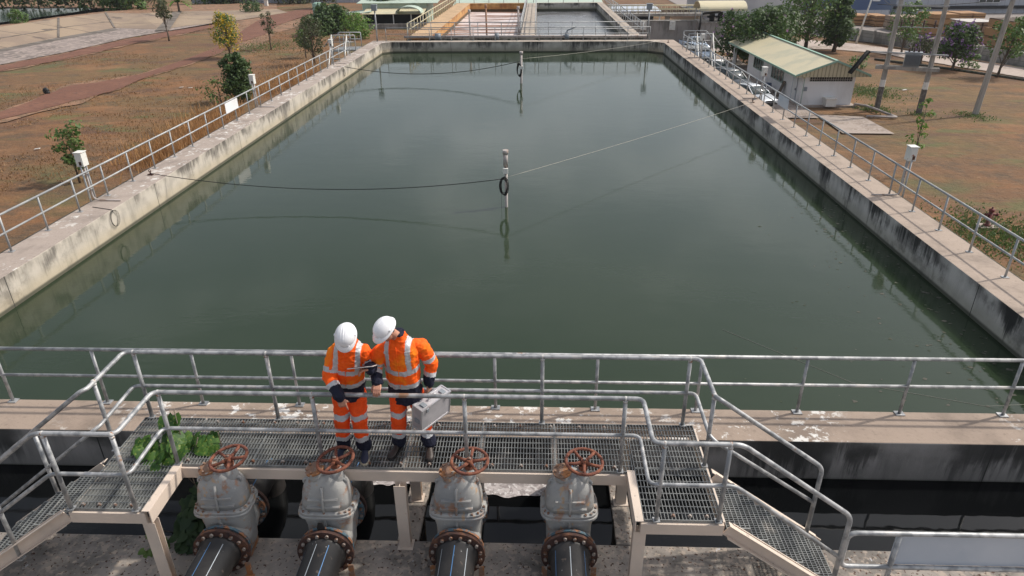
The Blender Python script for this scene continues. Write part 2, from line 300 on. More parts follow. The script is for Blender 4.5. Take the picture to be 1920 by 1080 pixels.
M['bark'] = mat('tree_bark', (.10, .075, .055), .95, layers=[dict(sc=6, det=5, st=(1,1,.3), col=(.17, .14, .11), lo=.5, hi=.6)], bump=(12, .02))
def leafmat(name, c1, c2, c3=None, sc=2.0):
    ly = [dict(sc=sc, det=4, col=c2, lo=.42, hi=.58)]
    if c3: ly.append(dict(sc=sc*4, det=3, col=c3, lo=.58, hi=.66))
    m = mat(name, c1, .6, layers=ly); nt = m.node_tree; b = nt.nodes['Principled BSDF']
    tr = nt.nodes.new('ShaderNodeBsdfTranslucent'); mx = nt.nodes.new('ShaderNodeMixShader'); mx.inputs[0].default_value = .3
    out = nt.nodes['Material Output']; src = b.inputs['Base Color'].links[0].from_socket
    nt.links.new(src, tr.inputs[0]); nt.links.new(b.outputs[0], mx.inputs[1]); nt.links.new(tr.outputs[0], mx.inputs[2]); nt.links.new(mx.outputs[0], out.inputs[0]); return m
M['leaf_dark'] = leafmat('leaf_dark_green', (.045, .09, .022), (.075, .13, .03)); M['leaf_mid'] = leafmat('leaf_mid_green', (.075, .15, .03), (.12, .19, .045))
M['leaf_olive'] = leafmat('leaf_olive', (.09, .10, .04), (.06, .08, .03)); M['leaf_bright'] = leafmat('leaf_bright_green', (.10, .20, .03), (.16, .27, .05))
M['leaf_yellow'] = leafmat('blossom_yellow', (.75, .50, .02), (.55, .42, .03)); M['leaf_pink'] = leafmat('blossom_mauve', (.42, .26, .42), (.3, .16, .34)); M['leaf_violet'] = leafmat('blossom_violet', (.24, .12, .36), (.34, .2, .42))
M['leaf_vine'] = leafmat('vine_leaf_green', (.032, .095, .014), (.07, .16, .022), (.2, .25, .05), 9); M['leaf_shade'] = leafmat('vine_leaf_shade_tint', (.02, .05, .018), (.035, .07, .02), None, 5)  # second vine green is darkened to paint in the shade under the deck
M['drygrass'] = leafmat('dry_grass_blades', (.48, .27, .115), (.38, .22, .10)); M['tuft'] = leafmat('short_dry_tufts', (.30, .17, .075), (.23, .135, .06), None, .3); M['greengrass'] = leafmat('green_grass_blades', (.09, .15, .04), (.13, .17, .06))
def carpaint(n, c): return mat(n, c, .38, .1, coat=.3)
M['orange'] = mat('hi_vis_orange_cloth', (1.0, .125, .010), .75, layers=[dict(sc=3.2, det=3, col=(1.0, .24, .010), lo=.5, hi=.66), dict(sc=22, det=5, col=(.55, .09, .02), lo=.62, hi=.74, amt=.4)], bump=(14, .008, 3), bump2=(45, .0015), spec=.25)  # yellower orange patches paint sunlit highlights into the cloth
M['orange_trouser'] = mat('hi_vis_trouser_cloth', (.93, .095, .012), .75, layers=[dict(sc=9, det=6, col=(.55, .07, .02), lo=.56, hi=.72, amt=.45)], bump=(12, .008, 3), bump2=(45, .0015), spec=.25)
M['weld'] = mat('pale_touched_up_weld', (.55, .54, .52), .7, layers=[dict(sc=20, det=4, col=(.3, .15, .08), lo=.55, hi=.62)])
M['reflect'] = mat('silver_reflective_tape', (.50, .51, .53), .5, .1, bump=(16, .004, 3))
M['navy'] = mat('navy_cloth', (.012, .014, .03), .8, bump=(14, .006, 3), spec=.3)
M['skin'] = mat('skin', (.50, .25, .17), .55, layers=[dict(sc=9, det=3, col=(.42, .19, .13), lo=.45, hi=.65)], bump=(120, .0005)); M['helmet'] = mat('white_helmet_plastic', (.84, .85, .88), .28)
M['hair'] = mat('dark_brown_hair', (.03, .02, .014), .7, bump=(60, .003)); M['shoe_blue'] = mat('navy_shoe', (.02, .026, .055), .7); M['shoe_brown'] = mat('brown_leather_shoe', (.035, .024, .02), .5); M['sole'] = mat('cream_shoe_sole', (.5, .44, .33), .7); M['lace'] = mat('pale_laces', (.6, .6, .58), .8)
M['alu'] = mat('ribbed_aluminium', (.58, .56, .58), .45, .4, layers=[dict(sc=3, det=3, col=(.45,.44,.46), lo=.4, hi=.6)]); M['alu_edge'] = mat('aluminium_edge', (.55, .55, .57), .4, .6); M['tablet'] = mat('tablet_pale', (.55, .5, .48), .4); M['screen'] = mat('tablet_screen_dark', (.02, .02, .025), .15)
M['redpaint'] = mat('red_hydrant_paint', (.16, .03, .03), .7, layers=[dict(sc=8, det=4, col=(.1, .04, .03), lo=.5, hi=.6)])
M['rope'] = mat('pale_rope', (.4, .38, .33), .9)
M['cable'] = mat('black_cable', (.012, .012, .012), .6); M['pvc'] = mat('grey_pvc', (.42, .38, .36), .6, layers=[dict(sc=6, det=4, col=(.3, .22, .18), lo=.55, hi=.66)])
# ============================================================ setting
XL, XR, Y0, Y1 = -10.5, 8.35, 7.80, 48.75          # inside of the big tank
XLo, XRo, Y0o, Y1o = -11.38, 9.25, 7.13, 49.5       # outside
def struct(o): o['kind'] = 'structure'; return o
def blob(pts, z, jit=.6, sub=5, seed=1):
    """closed ragged polygon on a horizontal plane"""
    rr = random.Random(seed); out = []
    for i, p in enumerate(pts):
        q = pts[(i+1) % len(pts)]
        n_ = max(2, min(40, int((Vector(q)-Vector(p)).length/.45)))
        for k in range(n_):
            t = k/n_; v = Vector(p).lerp(Vector(q), t); f = Vector((v.x*.35, v.y*.35, seed*3.1)); g_ = f*4
            out.append((v.x+jit*1.5*(mnoise.noise(f)+.6*mnoise.noise(g_)), v.y+jit*1.9*(mnoise.noise(f+Vector((9,9,0)))+.6*mnoise.noise(g_+Vector((5,5,0)))), z))
    return out
def sheet(name, m, pts, parent=None):
    b = MB(); b.add(pts, [tuple(range(len(pts)))])
    o = b.build(name, m, parent)
    return o
# ground: one large gently uneven sheet with openings for the tanks (dips below them)
g = MB(); nx, ny = 150, 150; vs = []
def warp(i, n, s, c): t = 2*i/n-1; return c+s*math.copysign(abs(t)**2.6, t)
for j in range(ny+1):
    for i in range(nx+1):
        x, y = warp(i, nx, 330, -10), warp(j, ny, 330, 60)
        z = ZG + (mnoise.noise(Vector((x*.06, y*.06, 0)))*.025 + mnoise.noise(Vector((x*.3, y*.3, 3)))*.01) - .04
        vs.append((x, y, z))
g.add(vs, [(j*(nx+1)+i, j*(nx+1)+i+1, (j+1)*(nx+1)+i+1, (j+1)*(nx+1)+i) for j in range(ny) for i in range(nx)], True)
struct(g.build('ground', M['ground']))
# red dirt tracks
P = lambda *a: [gp(x, y) for x, y in a]
trk = P((-60,232),(60,190),(130,160),(200,152),(262,141),(330,118),(400,92),(440,68),(478,42),(520,24),(590,16),(640,20),(560,34),(520,48),(500,64),(455,78),(410,100),(352,122),(300,137),(262,150),(230,165),(160,185),(90,205),(0,226),(-60,250))
def strip(name, m, A, B, z, grow, jit, seed, n=110):
    def rs(P_):
        d = [0]
        for a, c in zip(P_, P_[1:]): d.append(d[-1]+(c-a).length)
        out = []
        for k in range(n+1):
            t = d[-1]*k/n; i_ = max(i for i in range(len(d)) if d[i] <= t+1e-6); i_ = min(i_, len(P_)-2); u = (t-d[i_])/max(d[i_+1]-d[i_], 1e-6); out.append(P_[i_].lerp(P_[i_+1], min(u, 1)))
        return out
    a, c = rs(A), rs(B); v = []
    for k in range(n+1):
        d = a[k]-c[k]; w = max(d.length, .3); d = d/w; p_ = a[k]*.35
        ja = jit*(mnoise.noise(Vector((a[k].x*.3, a[k].y*.3, seed)))+.7*mnoise.noise(Vector((a[k].x*1.2, a[k].y*1.2, seed)))); jc = jit*(mnoise.noise(Vector((c[k].x*.3, c[k].y*.3, seed+5)))+.7*mnoise.noise(Vector((c[k].x*1.2, c[k].y*1.2, seed+5))))
        ja, jc = max(ja, -w*.35), max(jc, -w*.35); p0 = a[k]+d*(grow+ja); p1 = c[k]-d*(grow+jc); v += [(p0.x, p0.y, z), (p1.x, p1.y, z)]
    b_ = MB(); b_.add(v, [(2*k, 2*k+1, 2*k+3, 2*k+2) for k in range(n)]); return b_.build(name, m)
struct(strip('dirt_track_edge', M['pathedge'], trk[:12], trk[:11:-1], ZG+.02, .9, 1.3, 3))
struct(strip('dirt_track', M['path'], trk[:12], trk[:11:-1], ZG+.05, 0, 1.2, 4))
t2 = P((-60,140),(0,124),(120,101),(240,74),(330,57),(420,40),(440,44),(340,64),(240,84),(120,112),(0,134),(-60,152))
struct(strip('dirt_track_edge', M['pathedge'], t2[:6], t2[:5:-1], ZG+.02, .6, .9, 5))
struct(strip('dirt_track', M['path'], t2[:6], t2[:5:-1], ZG+.05, 0, .8, 6))
struct(sheet('bare_earth', M['pathedge'], blob(P((420,42),(560,18),(640,14),(660,24),(520,60),(470,100),(440,90)), ZG+.0, .7, 6, 8)))
0 and struct(sheet('bare_earth', M['pathedge'], blob(P((1770,250),(1850,238),(1930,246),(1930,275),(1850,268),(1790,262)), ZG+.02, .5, 6, 9)))
0 and struct(sheet('bare_earth', M['path'], blob(P((1700,228),(1780,222),(1930,224),(1930,240),(1850,232),(1740,240)), ZG+.015, .6, 6, 10)))
# concrete-lined basin beyond the tracks
b = MB(); 
toe = P((-80,140),(0,121),(120,98),(240,70),(240,68)); 
nf = [gp(-80,112),gp(0,98),(gp(90,84)),gp(180,64),gp(235,52)]
near = MB(); a_ = P((-80,141),(0,122),(120,99),(242,71)); c_ = P((-80,113),(0,99),(110,76),(222,57))
near.add([v+Vector((0,0,.05)) for v in a_]+[v+Vector((0,0,.05)) for v in c_], [(i,i+1,5+i,4+i) for i in range(3)]); struct(near.build('basin_apron', M['lining_floor']))
dr = MB(); a_ = c_; e_ = P((-80,107),(0,93),(110,71),(215,53)); dr.add([v+Vector((0,0,.06)) for v in a_]+[v+Vector((0,0,.06)) for v in e_], [(i,i+1,5+i,4+i) for i in range(3)]); struct(dr.build('basin_drain', M['lining_dark']))
ZB = ZG+1.5
sl = MB(); top = [gp(-80,58,ZB), gp(0,50,ZB), gp(110,34,ZB), gp(198,24,ZB)]
sl.add([v+Vector((0,0,.06)) for v in e_]+top, [(i,i+1,5+i,4+i) for i in range(3)]); struct(sl.build('basin_slope', M['lining']))
for k_ in (2, 3):
    jt = MB(); jt.bar(top[k_]+Vector((0,0,.05)), e_[k_]+Vector((0,0,.1)), .28, .12); struct(jt.build('basin_joint', M['lining_dark']))
for k_ in range(3):
    jt = MB(); jt.bar(top[k_].lerp(e_[k_],.55)+Vector((0,0,.05)), top[k_+1].lerp(e_[k_+1],.6)+Vector((0,0,.05)), .25, .1); struct(jt.build('basin_joint', M['lining_dark']))
sl = MB(); lo = [gp(215,53), gp(300,56), gp(345,50), gp(440,40), gp(540,24)]; hi = [gp(198,24,ZB), gp(260,25,ZB-.3), gp(345,21,ZB-.7), gp(420,20,ZB-1.1), gp(520,17,ZB-1.35)]
sl.add([v+Vector((0,0,.08)) for v in lo]+hi, [(i,i+1,6+i,5+i) for i in range(4)]); struct(sl.build('basin_slope', M['lining']))
fl = MB(); q = [gp(222,57), gp(215,53), gp(300,56), gp(345,50), gp(440,40), gp(400,44), gp(300,62), gp(242,71)]
fl.add([v+Vector((0,0,.055)) for v in q], [tuple(range(8))]); struct(fl.build('basin_floor', M['lining_floor']))
cr_ = MB(); tp = [gp(-80,58,ZB), gp(0,50,ZB), gp(110,34,ZB), gp(198,24,ZB), gp(260,25,ZB-.3), gp(345,21,ZB-.7), gp(420,20,ZB-1.1), gp(520,17,ZB-1.35)]
bk = [v+(v-Vector((0,0,0))).normalized()*w_+Vector((0,0,-.3)) for v, w_ in zip(tp, (5, 5, 5, 6, 12, 20, 22, 22))]; bk2 = [v+v.normalized()*6 for v in bk]
for v, t_ in zip(bk, tp): v.z = t_.z-.15
for v in bk2: v.z = ZG-.2
cr_.add(tp+bk+bk2, [(i,i+1,9+i,8+i) for i in range(7)]+[(8+i,9+i,17+i,16+i) for i in range(7)]); struct(cr_.build('embankment_crest', M['pathedge']))
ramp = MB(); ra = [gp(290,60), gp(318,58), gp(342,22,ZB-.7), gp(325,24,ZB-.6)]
ramp.add([v+Vector((0,0,.16)) for v in ra], [(0,1,2,3)]); struct(ramp.build('dark_ramp', M['lining_dark']))  # ramp in the darker lining colour
struct(sheet('reservoir_water', M['pondfar'], [gp(-120,66,ZB-.9)+Vector((-8,8,0)), gp(0,46,ZB-.9)+Vector((-2,5,0)), gp(110,30,ZB-.9)+Vector((-2,5,0)), gp(170,20,ZB-.9)+Vector((-2,8,0)), gp(150,14,ZB-.9), gp(0,14,ZB-.9), gp(-200,20,ZB-.9)]))
struct(sheet('far_bank', M['pathedge'], blob([gp(-200,21,ZB-.85), gp(0,15,ZB-.85), gp(150,15,ZB-.85), gp(250,15,ZB-.85), gp(260,8,ZB-.85), gp(0,8,ZB-.85), gp(-200,10,ZB-.85)], ZB-.82, 1.0, 5, 12)))
# right side: road, yard, pads
struct(sheet('road', M['roadc'], blob(P((1475,92),(1560,93),(1640,99),(1740,116),(1960,152),(1960,134),(1780,108),(1690,94),(1600,82),(1500,74)), ZG+.03, .18, 6, 20)))
struct(sheet('service_road', M['roadc'], blob(P((1300,92),(1400,104),(1480,92),(1440,74),(1300,70)), ZG+.02, .3, 6, 21)))
struct(sheet('car_park', M['pad'], [Vector((12,50,ZG+.035)), Vector((20.2,50,ZG+.035)), Vector((22,80,ZG+.035)), Vector((13,88,ZG+.035))]))
struct(sheet('yard', M['yard'], [(39,97,ZG+.05),(52,76,ZG+.05),(200,60,ZG+.05),(260,180,ZG+.05),(30,180,ZG+.05),(28,120,ZG+.05)]))
struct(sheet('concrete_pad', M['pad'], P((1520,214),(1618,220),(1678,252),(1572,252)) and [v+Vector((0,0,.05)) for v in P((1530,216),(1618,220),(1677,252),(1580,251))]))
kb = MB(); kp = [gp(1640,112)+Vector((0,0,.06)), gp(1780,130)+Vector((0,0,.06)), gp(1930,152)+Vector((0,0,.06))]
kb.tube(kp, .12, 6); struct(kb.build('road_kerb', M['darkconc']))
# ============================================================ the big tank
tank = thing('concrete_tank', (0, 28, ZG), 'large open rectangular concrete tank filled with still green water', 'tank')
b = MB(); b.box(XLo, XL, Y0o, Y1o, ZG-.5, ZW); b.build('wall', M['wall_left'], tank, bev=.012)
b = MB(); b.box(XR, XRo, Y0o, Y1o, ZG-.5, ZW); b.build('wall', M['wall_right'], tank, bev=.012)
b = MB(); b.box(XL+.002, XR-.002, Y1, Y1o, ZG-.5, ZW-.003); b.build('wall', M['wall_far'], tank, bev=.012)
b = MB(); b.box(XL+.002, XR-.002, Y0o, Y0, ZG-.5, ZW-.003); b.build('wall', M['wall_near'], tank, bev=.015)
b = MB()
for a_, c_ in ((XLo, XLo-.35), (XRo, XRo+.28)): b.box(min(a_, c_), max(a_, c_), Y0o, Y1o+.5, ZG-.4, ZW-.16)
b.build('outer_ledge', M['darkconc'], tank)
# corner chamfers seen at the far end
b = MB(); b.prism([(XL, Y1), (XL, Y1-.6), (XL+.6, Y1)], ZT-1.2, ZW-.004); b.prism([(XR, Y1), (XR-.9, Y1), (XR, Y1-.9)], ZT-1.2, ZW-.004); b.build('corner_haunch', M['wall_left'], tank)
struct(sheet('tank_water', M['water'], [(XL-.05,Y0-.05,ZT),(XR+.05,Y0-.05,ZT),(XR+.05,Y1+.05,ZT),(XL-.05,Y1+.05,ZT)]))
struct(sheet('channel_water', M['water_dark'], [(-14,5.5,ZC),(14,5.5,ZC),(14,7.2,ZC),(-14,7.2,ZC)]))
sb = MB(); sb.box(-14, 14, .5, 5.88, ZG-.5, ZS); struct(sb.build('pavement', M['slab'], bev=.01))
# channel ends and the concrete piers across the channel
for x0, x1, lb in ((-3.98, -3.78, 'low concrete pier beside the leftmost valve, under the walkway'), (-1.62, -1.36, 'low concrete pier in the channel between the second and third valve'), (.98, 1.20, 'low concrete pier in the channel right of the rightmost valve')):
    b = MB(); b.box(x0, x1, 5.884, 7.126, -3.2, ZS+.004); tag(b.build('concrete_pier', M['slab'], bev=.01), lb, 'pier', 'piers across the dark channel')
for x0, x1, lb in ((-14.6, -14, 'concrete end wall closing the dark channel at the left'), (14, 14.6, 'concrete end wall closing the dark channel at the right')):
    b = MB(); b.box(x0, x1, .5, 7.6, ZG-.5, ZS+.1); tag(b.build('channel_end_wall', M['slab']), lb, 'wall')
fm = MB(); pts = []
for k in range(64):
    a = 2*math.pi*k/64; rr = 1+.16*mnoise.noise(Vector((math.cos(a)*2.2, math.sin(a)*2.2, 4)))*2
    pts.append((-.22+.62*rr*math.cos(a)+.1*math.sin(a), 6.95+.34*rr*math.sin(a)+(.06 if math.sin(a) < 0 else 0), ZC+.012))
fm.add(pts, [tuple(range(64))]); tag(fm.build('scum_foam', M['foam']), 'patch of pale brownish foam floating on dark channel water between valves', 'foam', kind='stuff')
fm = MB(); pts = []
for k in range(40):
    a = 2*math.pi*k/40; rr = 1+.3*mnoise.noise(Vector((math.cos(a)*2, math.sin(a)*2, 9)))*2
    pts.append((-1.9+.3*rr*math.cos(a), 7.0+.16*rr*math.sin(a), ZC+.012))
fm.add(pts, [tuple(range(40))]); tag(fm.build('scum_foam', M['foam']), 'small scum patch on dark water behind second valve', 'foam', kind='stuff')
# ---------------- second tank with two basins
T2L, T2R, TY0, TY1, Z2 = -9.3, 7.4, 50.85, 83.7, -1.45
tk = thing('concrete_tank', (-1, 67, ZG), 'far concrete tank with an orange-stained aerated basin and a grey basin', 'tank')
b = MB(); b.box(T2L, T2L+1.6, TY0, TY1+.8, ZG-.5, ZW); b.build('wall', M['wall_orange'], tk)
b = MB(); b.box(T2R-.75, T2R, TY0, TY1+.8, ZG-.5, ZW); b.build('wall', M['wall_far'], tk)
b = MB(); b.box(-1.27, -.12, TY0+.6, TY1, ZG-.5, ZW+.002); b.build('dividing_wall', M['wall_far'], tk)
b = MB(); b.box(T2L+1.602, -1.27, TY1, TY1+.8, ZG-.5, ZW-.003); b.build('wall', M['wall_orange'], tk)
b = MB(); b.box(-.12, T2R-.752, TY1, TY1+.8, ZG-.5, ZW-.003); b.build('wall', M['wall_far'], tk)
b = MB(); b.box(T2L+1.602, T2R-.752, TY0, TY0+.6, ZG-.5, ZW-.003); b.build('wall', M['wall_far'], tk)
struct(sheet('aerated_water', M['water_orange'], [(T2L+1.55,TY0+.5,Z2),(-1.2,TY0+.5,Z2),(-1.2,TY1+.05,Z2),(T2L+1.55,TY1+.05,Z2)]))
struct(sheet('settling_water', M['water_grey'], [(-.2,TY0+.5,Z2),(T2R-.7,TY0+.5,Z2),(T2R-.7,TY1+.05,Z2),(-.2,TY1+.05,Z2)]))
pp = MB(); pp.tube([(T2L-.1, 50.62, ZW+.12), (T2R+.3, 50.62, ZW+.12)], .085, 10)
r = thing('pipe_run', (0, 50.62, ZG), 'long grey pipe running along the near rim of the far tank', 'pipe'); pp.build('pipe', M['pvc'], r)
b = MB(); b.cyl((-7.2,50.62,ZW+.12),(-6.8,50.62,ZW+.12),.24,12); b.build('coupling', M['transf'], r); b = MB(); b.cyl((-3.0,50.62,ZW+.12),(-2.7,50.62,ZW+.12),.26,12); b.build('coupling', M['transf'], r); b = MB(); b.cyl((1.9,50.62,ZW+.12),(2.2,50.62,ZW+.12),.26,12); b.cyl((2.05,50.62,ZW+.2),(2.05,50.62,ZW+.5),.05,8); b.bar((2.05,50.6,ZW+.5),(2.7,50.6,ZW+.75),.08,.08); b.build('valve_lever', M['transf'], r)
for x in (-9, -6, -4, -2, 0, 2, 4, 6):
    b = MB(); b.box(x-.1, x+.1, 50.5, 50.74, ZG, ZW-.03); b.build('pipe_support', M['darkconc'], r)
# ============================================================ railings
def railing(loc, label, pts_bases, hgt, rails, r=.0225, m='galv', group=None, name='railing', foot=True, posts=True, seg=8):
    t = thing(name, loc, label, 'railing', group)
    for i, rz_ in enumerate(rails):
        b = MB(); b.tube([Vector(p)+Vector((0,0,rz_)) for p in (pts_bases[0], pts_bases[-1])] if len(pts_bases) > 1 else [], r*(1.15 if i == 0 else 1), seg); b.build('top_rail' if i == 0 else 'mid_rail', M[m], t)
    if posts:
        for p in pts_bases:
            b = MB(); p = Vector(p); b.tube([p, p+Vector((0,0,hgt))], r, seg)
            if seg > 6: p = p+Vector((rnd.uniform(-.004,.004), 0, 0))
            if foot: b.box(p.x-.06, p.x+.06, p.y-.05, p.y+.05, p.z, p.z+.012)
            b.build('post', M[m], t)
    return t
LX, RX = -11.2, 9.0
railing((LX, 28, ZW), 'long grey pipe railing along the left wall of the tank', [(LX, 9.35+1.225*k, ZW) for k in range(28)], .82, (.82, .43), group='railings round the green tank', m='galv_far')
railing((RX, 28, ZW), 'long grey pipe railing along the right wall of the tank', [(RX, 9.7+1.213*k, ZW) for k in range(30)], .82, (.82, .43), group='railings round the green tank', m='galv_far')
railing((-1, 7.75, ZW), 'horizontal grey pipe railing on the near tank wall behind the two workers', [(-10.2+1.38*k, 7.75, ZW) for k in range(14)], .88, (.88, .45), r=.022, group='railings round the green tank')
railing((0, 49.35, ZW), 'thin railing on the far rim of the green tank', [(-10.4+1.5*k, 49.3, ZW) for k in range(13)], .85, (.85, .45), r=.022, m='galv_far', group='railings round the green tank')
railing((-9.05, 67, ZW), 'railing climbing away along the orange-stained left rim of the far tank', [(-9.2, 51+1.5*k, ZW) for k in range(22)], .95, (.95, .5), r=.035, m='yellowrail', group='railings of the far tank')
for xx, lb in ((-1.22, 'left-hand railing of the walkway dividing the far tank'), (-.17, 'right-hand railing of the walkway dividing the far tank')):
    railing((xx, 67, ZW), lb, [(xx, 51.6+2.1*k, ZW) for k in range(16)], 1.0, (1.0, .52), r=.03, m='galv_far', group='railings of the far tank')
railing((7.3, 67, ZW), 'railing along the right rim of the far tank', [(7.35, 51+1.5*k, ZW) for k in range(22)], .95, (.95, .5), r=.03, m='galv_far', group='railings of the far tank')
railing((-1, 84.3, ZW), 'railing across the far end of the far tank', [(-9+1.7*k, 84.4, ZW) for k in range(10)], .95, (.95, .5), r=.03, m='galv_far', group='railings of the far tank')
railing((-1, 50.95, ZW), 'railing along the near rim of the far tank behind the long pipe', [(-9.2+1.66*k, 51.2, ZW) for k in range(11)], 1.0, (1.0, .55), r=.025, m='galv_far', group='railings of the far tank')
# little stiles over the tank walls at the far corners
def stile(x, y, sgn, lb):
    t = thing('access_steps', (x, y, ZG), lb, 'stairs', 'access steps at the far tank corners')
    b = MB(); b.box(x-1.4 if sgn < 0 else x, x if sgn < 0 else x+1.4, y, y+1.6, ZW-.02, ZW+.04); b.build('landing', M['grating'], t)
    for yy in (y, y+1.6):
        b = MB(); b.tube(fillet([(x, yy, ZW+.9), (x+sgn*1.4, yy, ZW+.9), (x+sgn*2.0, yy, ZW+.2)], .1), .03, 6); b.tube([(x, yy, ZW+.5), (x+sgn*1.4, yy, ZW+.5)], .025, 6)
        for q_ in (0, .7, 1.4): b.tube([(x+sgn*q_, yy, ZW), (x+sgn*q_, yy, ZW+.9)], .025, 6)
        b.build('handrail', M['galv_far'], t)
    b = MB()
    for k in range(12):
        yk = y-.35*k; zk = ZW-.42*k; xo = x+sgn*.55
        b.box(min(xo, xo+sgn*.85), max(xo, xo+sgn*.85), yk-.3, yk, zk-.04, zk)
    b.build('treads', M['grating'], t)
    for q_ in (.5, 1.45):
        b = MB(); b.bar((x+sgn*q_, y, ZW-.05), (x+sgn*q_, y-4.3, ZG), .06, .16); b.tube([(x+sgn*q_, y, ZW+.9), (x+sgn*q_, y-4.3, ZG+.95)], .03, 6)
        for k in range(4): b.tube([(x+sgn*q_, y-1.2*k, ZW-1.45*k), (x+sgn*q_, y-1.2*k, ZW-1.45*k+.95)], .025, 6)
        b.build('stringer', M['whitebox'], t)
stile(XLo, 44.6, -1, 'small grey access steps with handrails outside the far left tank corner')
stile(XRo, 44.6, 1, 'small grey access steps with handrails outside the far right tank corner')
# ============================================================ platform
plat = thing('walkway_platform', (-1.4, 6.2, ZS), 'cream steel walkway platform with open grating floor over the channel', 'platform')
DX0, DX1, MX0, MX1, YF, YM, YB = -4.84, 1.92, -4.06, 1.11, 5.17, 5.87, 6.72
def grating(b, x0, x1, y0, y1, z, px=.035, py=.085, along='y', h=.03):
    n = int((x1-x0)/px); 
    if along == 'y':
        for i in range(n+1): x = x0+(x1-x0)*i/n; b.box(x-.0026, x+.0026, y0, y1, z-h, z)
        m_ = int((y1-y0)/py)
        for j in range(m_+1): y = y0+(y1-y0)*j/m_; b.box(x0, x1, y-.003, y+.003, z-.008, z+.0015)
    b.box(x0, x1, y0-.004, y0, z-h, z+.002); b.box(x0, x1, y1, y1+.004, z-h, z+.002); b.box(x0-.004, x0, y0, y1, z-h, z+.001); b.box(x1, x1+.004, y0, y1, z-h, z+.001)
cuts = [MX0+.01, -3.2, -2.33, -1.47, -.62, .24, MX1-.01]
for a_, c_ in zip(cuts, cuts[1:]):
    b = MB(); grating(b, a_+.006, c_-.006, YM+.01, YB-.01, 0); b.build('grating_panel', M['grating'], plat)
for a_, c_ in ((DX0+.01, MX0-.01), (MX1+.01, DX1-.01)):
    b = MB(); grating(b, a_, c_, YF+.01, 5.93, 0); b.build('grating_panel', M['grating'], plat)
    b = MB(); grating(b, a_, c_, 5.95, YB-.01, 0); b.build('grating_panel', M['grating'], plat)
def ibeam(b, p0, p1, h=.14, w=.075, t=.007):
    p0, p1 = Vector(p0), Vector(p1)
    b.bar(p0+Vector((0,0,-t/2)), p1+Vector((0,0,-t/2)), w, t); b.bar(p0+Vector((0,0,-h+t/2)), p1+Vector((0,0,-h+t/2)), w, t); b.bar(p0+Vector((0,0,-h/2)), p1+Vector((0,0,-h/2)), t, h-2*t)
def cbeam(b, p0, p1, h=.14): b.bar(Vector(p0)-Vector((0,0,h/2)), Vector(p1)-Vector((0,0,h/2)), .05, h)
BZ = -.032
for p0, p1 in [((MX0+.03,YM,BZ),(MX1-.03,YM,BZ)), ((DX0,YB,BZ),(DX1,YB,BZ)), ((DX0,YF,BZ),(MX0+.025,YF,BZ)), ((MX1-.025,YF,BZ),(DX1,YF,BZ))]:
    b = MB(); cbeam(b, p0, p1); b.build('beam', M['cream'], plat, bev=.004)
for x, ya, yb_ in ((DX0, YF+.026, YB-.026), (DX1, YF+.026, YB-.026)):
    b = MB(); cbeam(b, (x, ya, BZ), (x, yb_, BZ)); b.build('beam', M['cream'], plat, bev=.004)
for x, sg in ((MX0, 1), (MX1, -1)):   # wide cream side members seen inside the landings
    b = MB(); b.bar((x+sg*.04, YF-.02, -.004), (x+sg*.04, YM+.03, -.004), .085, .012); b.bar((x+sg*.075, YF-.018, -.09), (x+sg*.075, YM+.03, -.09), .012, .16); b.build('beam', M['cream'], plat, bev=.003)
for x in (-2.33, -1.47, -.62, .24):
    b = MB(); b.bar((x, YM+.03, -.075), (x, YB-.03, -.075), .06, .08); b.build('cross_beam', M['cream'], plat)
def leg(b, x, y, z0=ZS+.004, z1=-.172, w=.13):
    b.box(x-w/2, x+w/2, y-.045, y-.038, z0+.012, z1); b.box(x-w/2, x+w/2, y+.038, y+.045, z0+.012, z1); b.box(x-.004, x+.004, y-.038, y+.038, z0+.012, z1); b.box(x-.09, x+.09, y-.08, y+.08, z0, z0+.012)
    b.box(x-w/2, x+w/2, y-.1, y-.1, z0, z0)
for x, y in ((MX0+.03, YF+.03), (DX0+.2, YB-.1), (-1.5, YM-.06), (-1.49, 6.58), (MX1-.02, YF+.05), (1.1, 6.58), (DX0+.1, 5.9), (DX1-.1, 5.9)):
    if y > 5.95 and x not in (-1.49, 1.1): continue
    if abs(y-5.9) < .001: continue
    b = MB(); leg(b, x, y); b.build('leg', M['cream'], plat)
# grating clips: one mesh, a part each
b = MB(); b.cyl((0,0,-.004),(.003,0,.022),.013,7); b.box(-.02,.02,-.012,.012,-.006,.004); clip0 = b.build('clip', M['bolt'], plat, world=False)
spots = [(MX0+.15+.34*k+rnd.uniform(-.05,.05), y) for k in range(15) for y in (YM+.07, YB-.08)]+[(x0+.17*k, YF+.06) for x0 in (DX0+.12, MX1+.14) for k in range(4)]
for k, (x, y) in enumerate(spots):
    c_ = clip0 if k == 0 else clip0.copy()
    if k: COL.objects.link(c_)
    c_.location = Vector((x, y, 0))-Vector(plat.location)
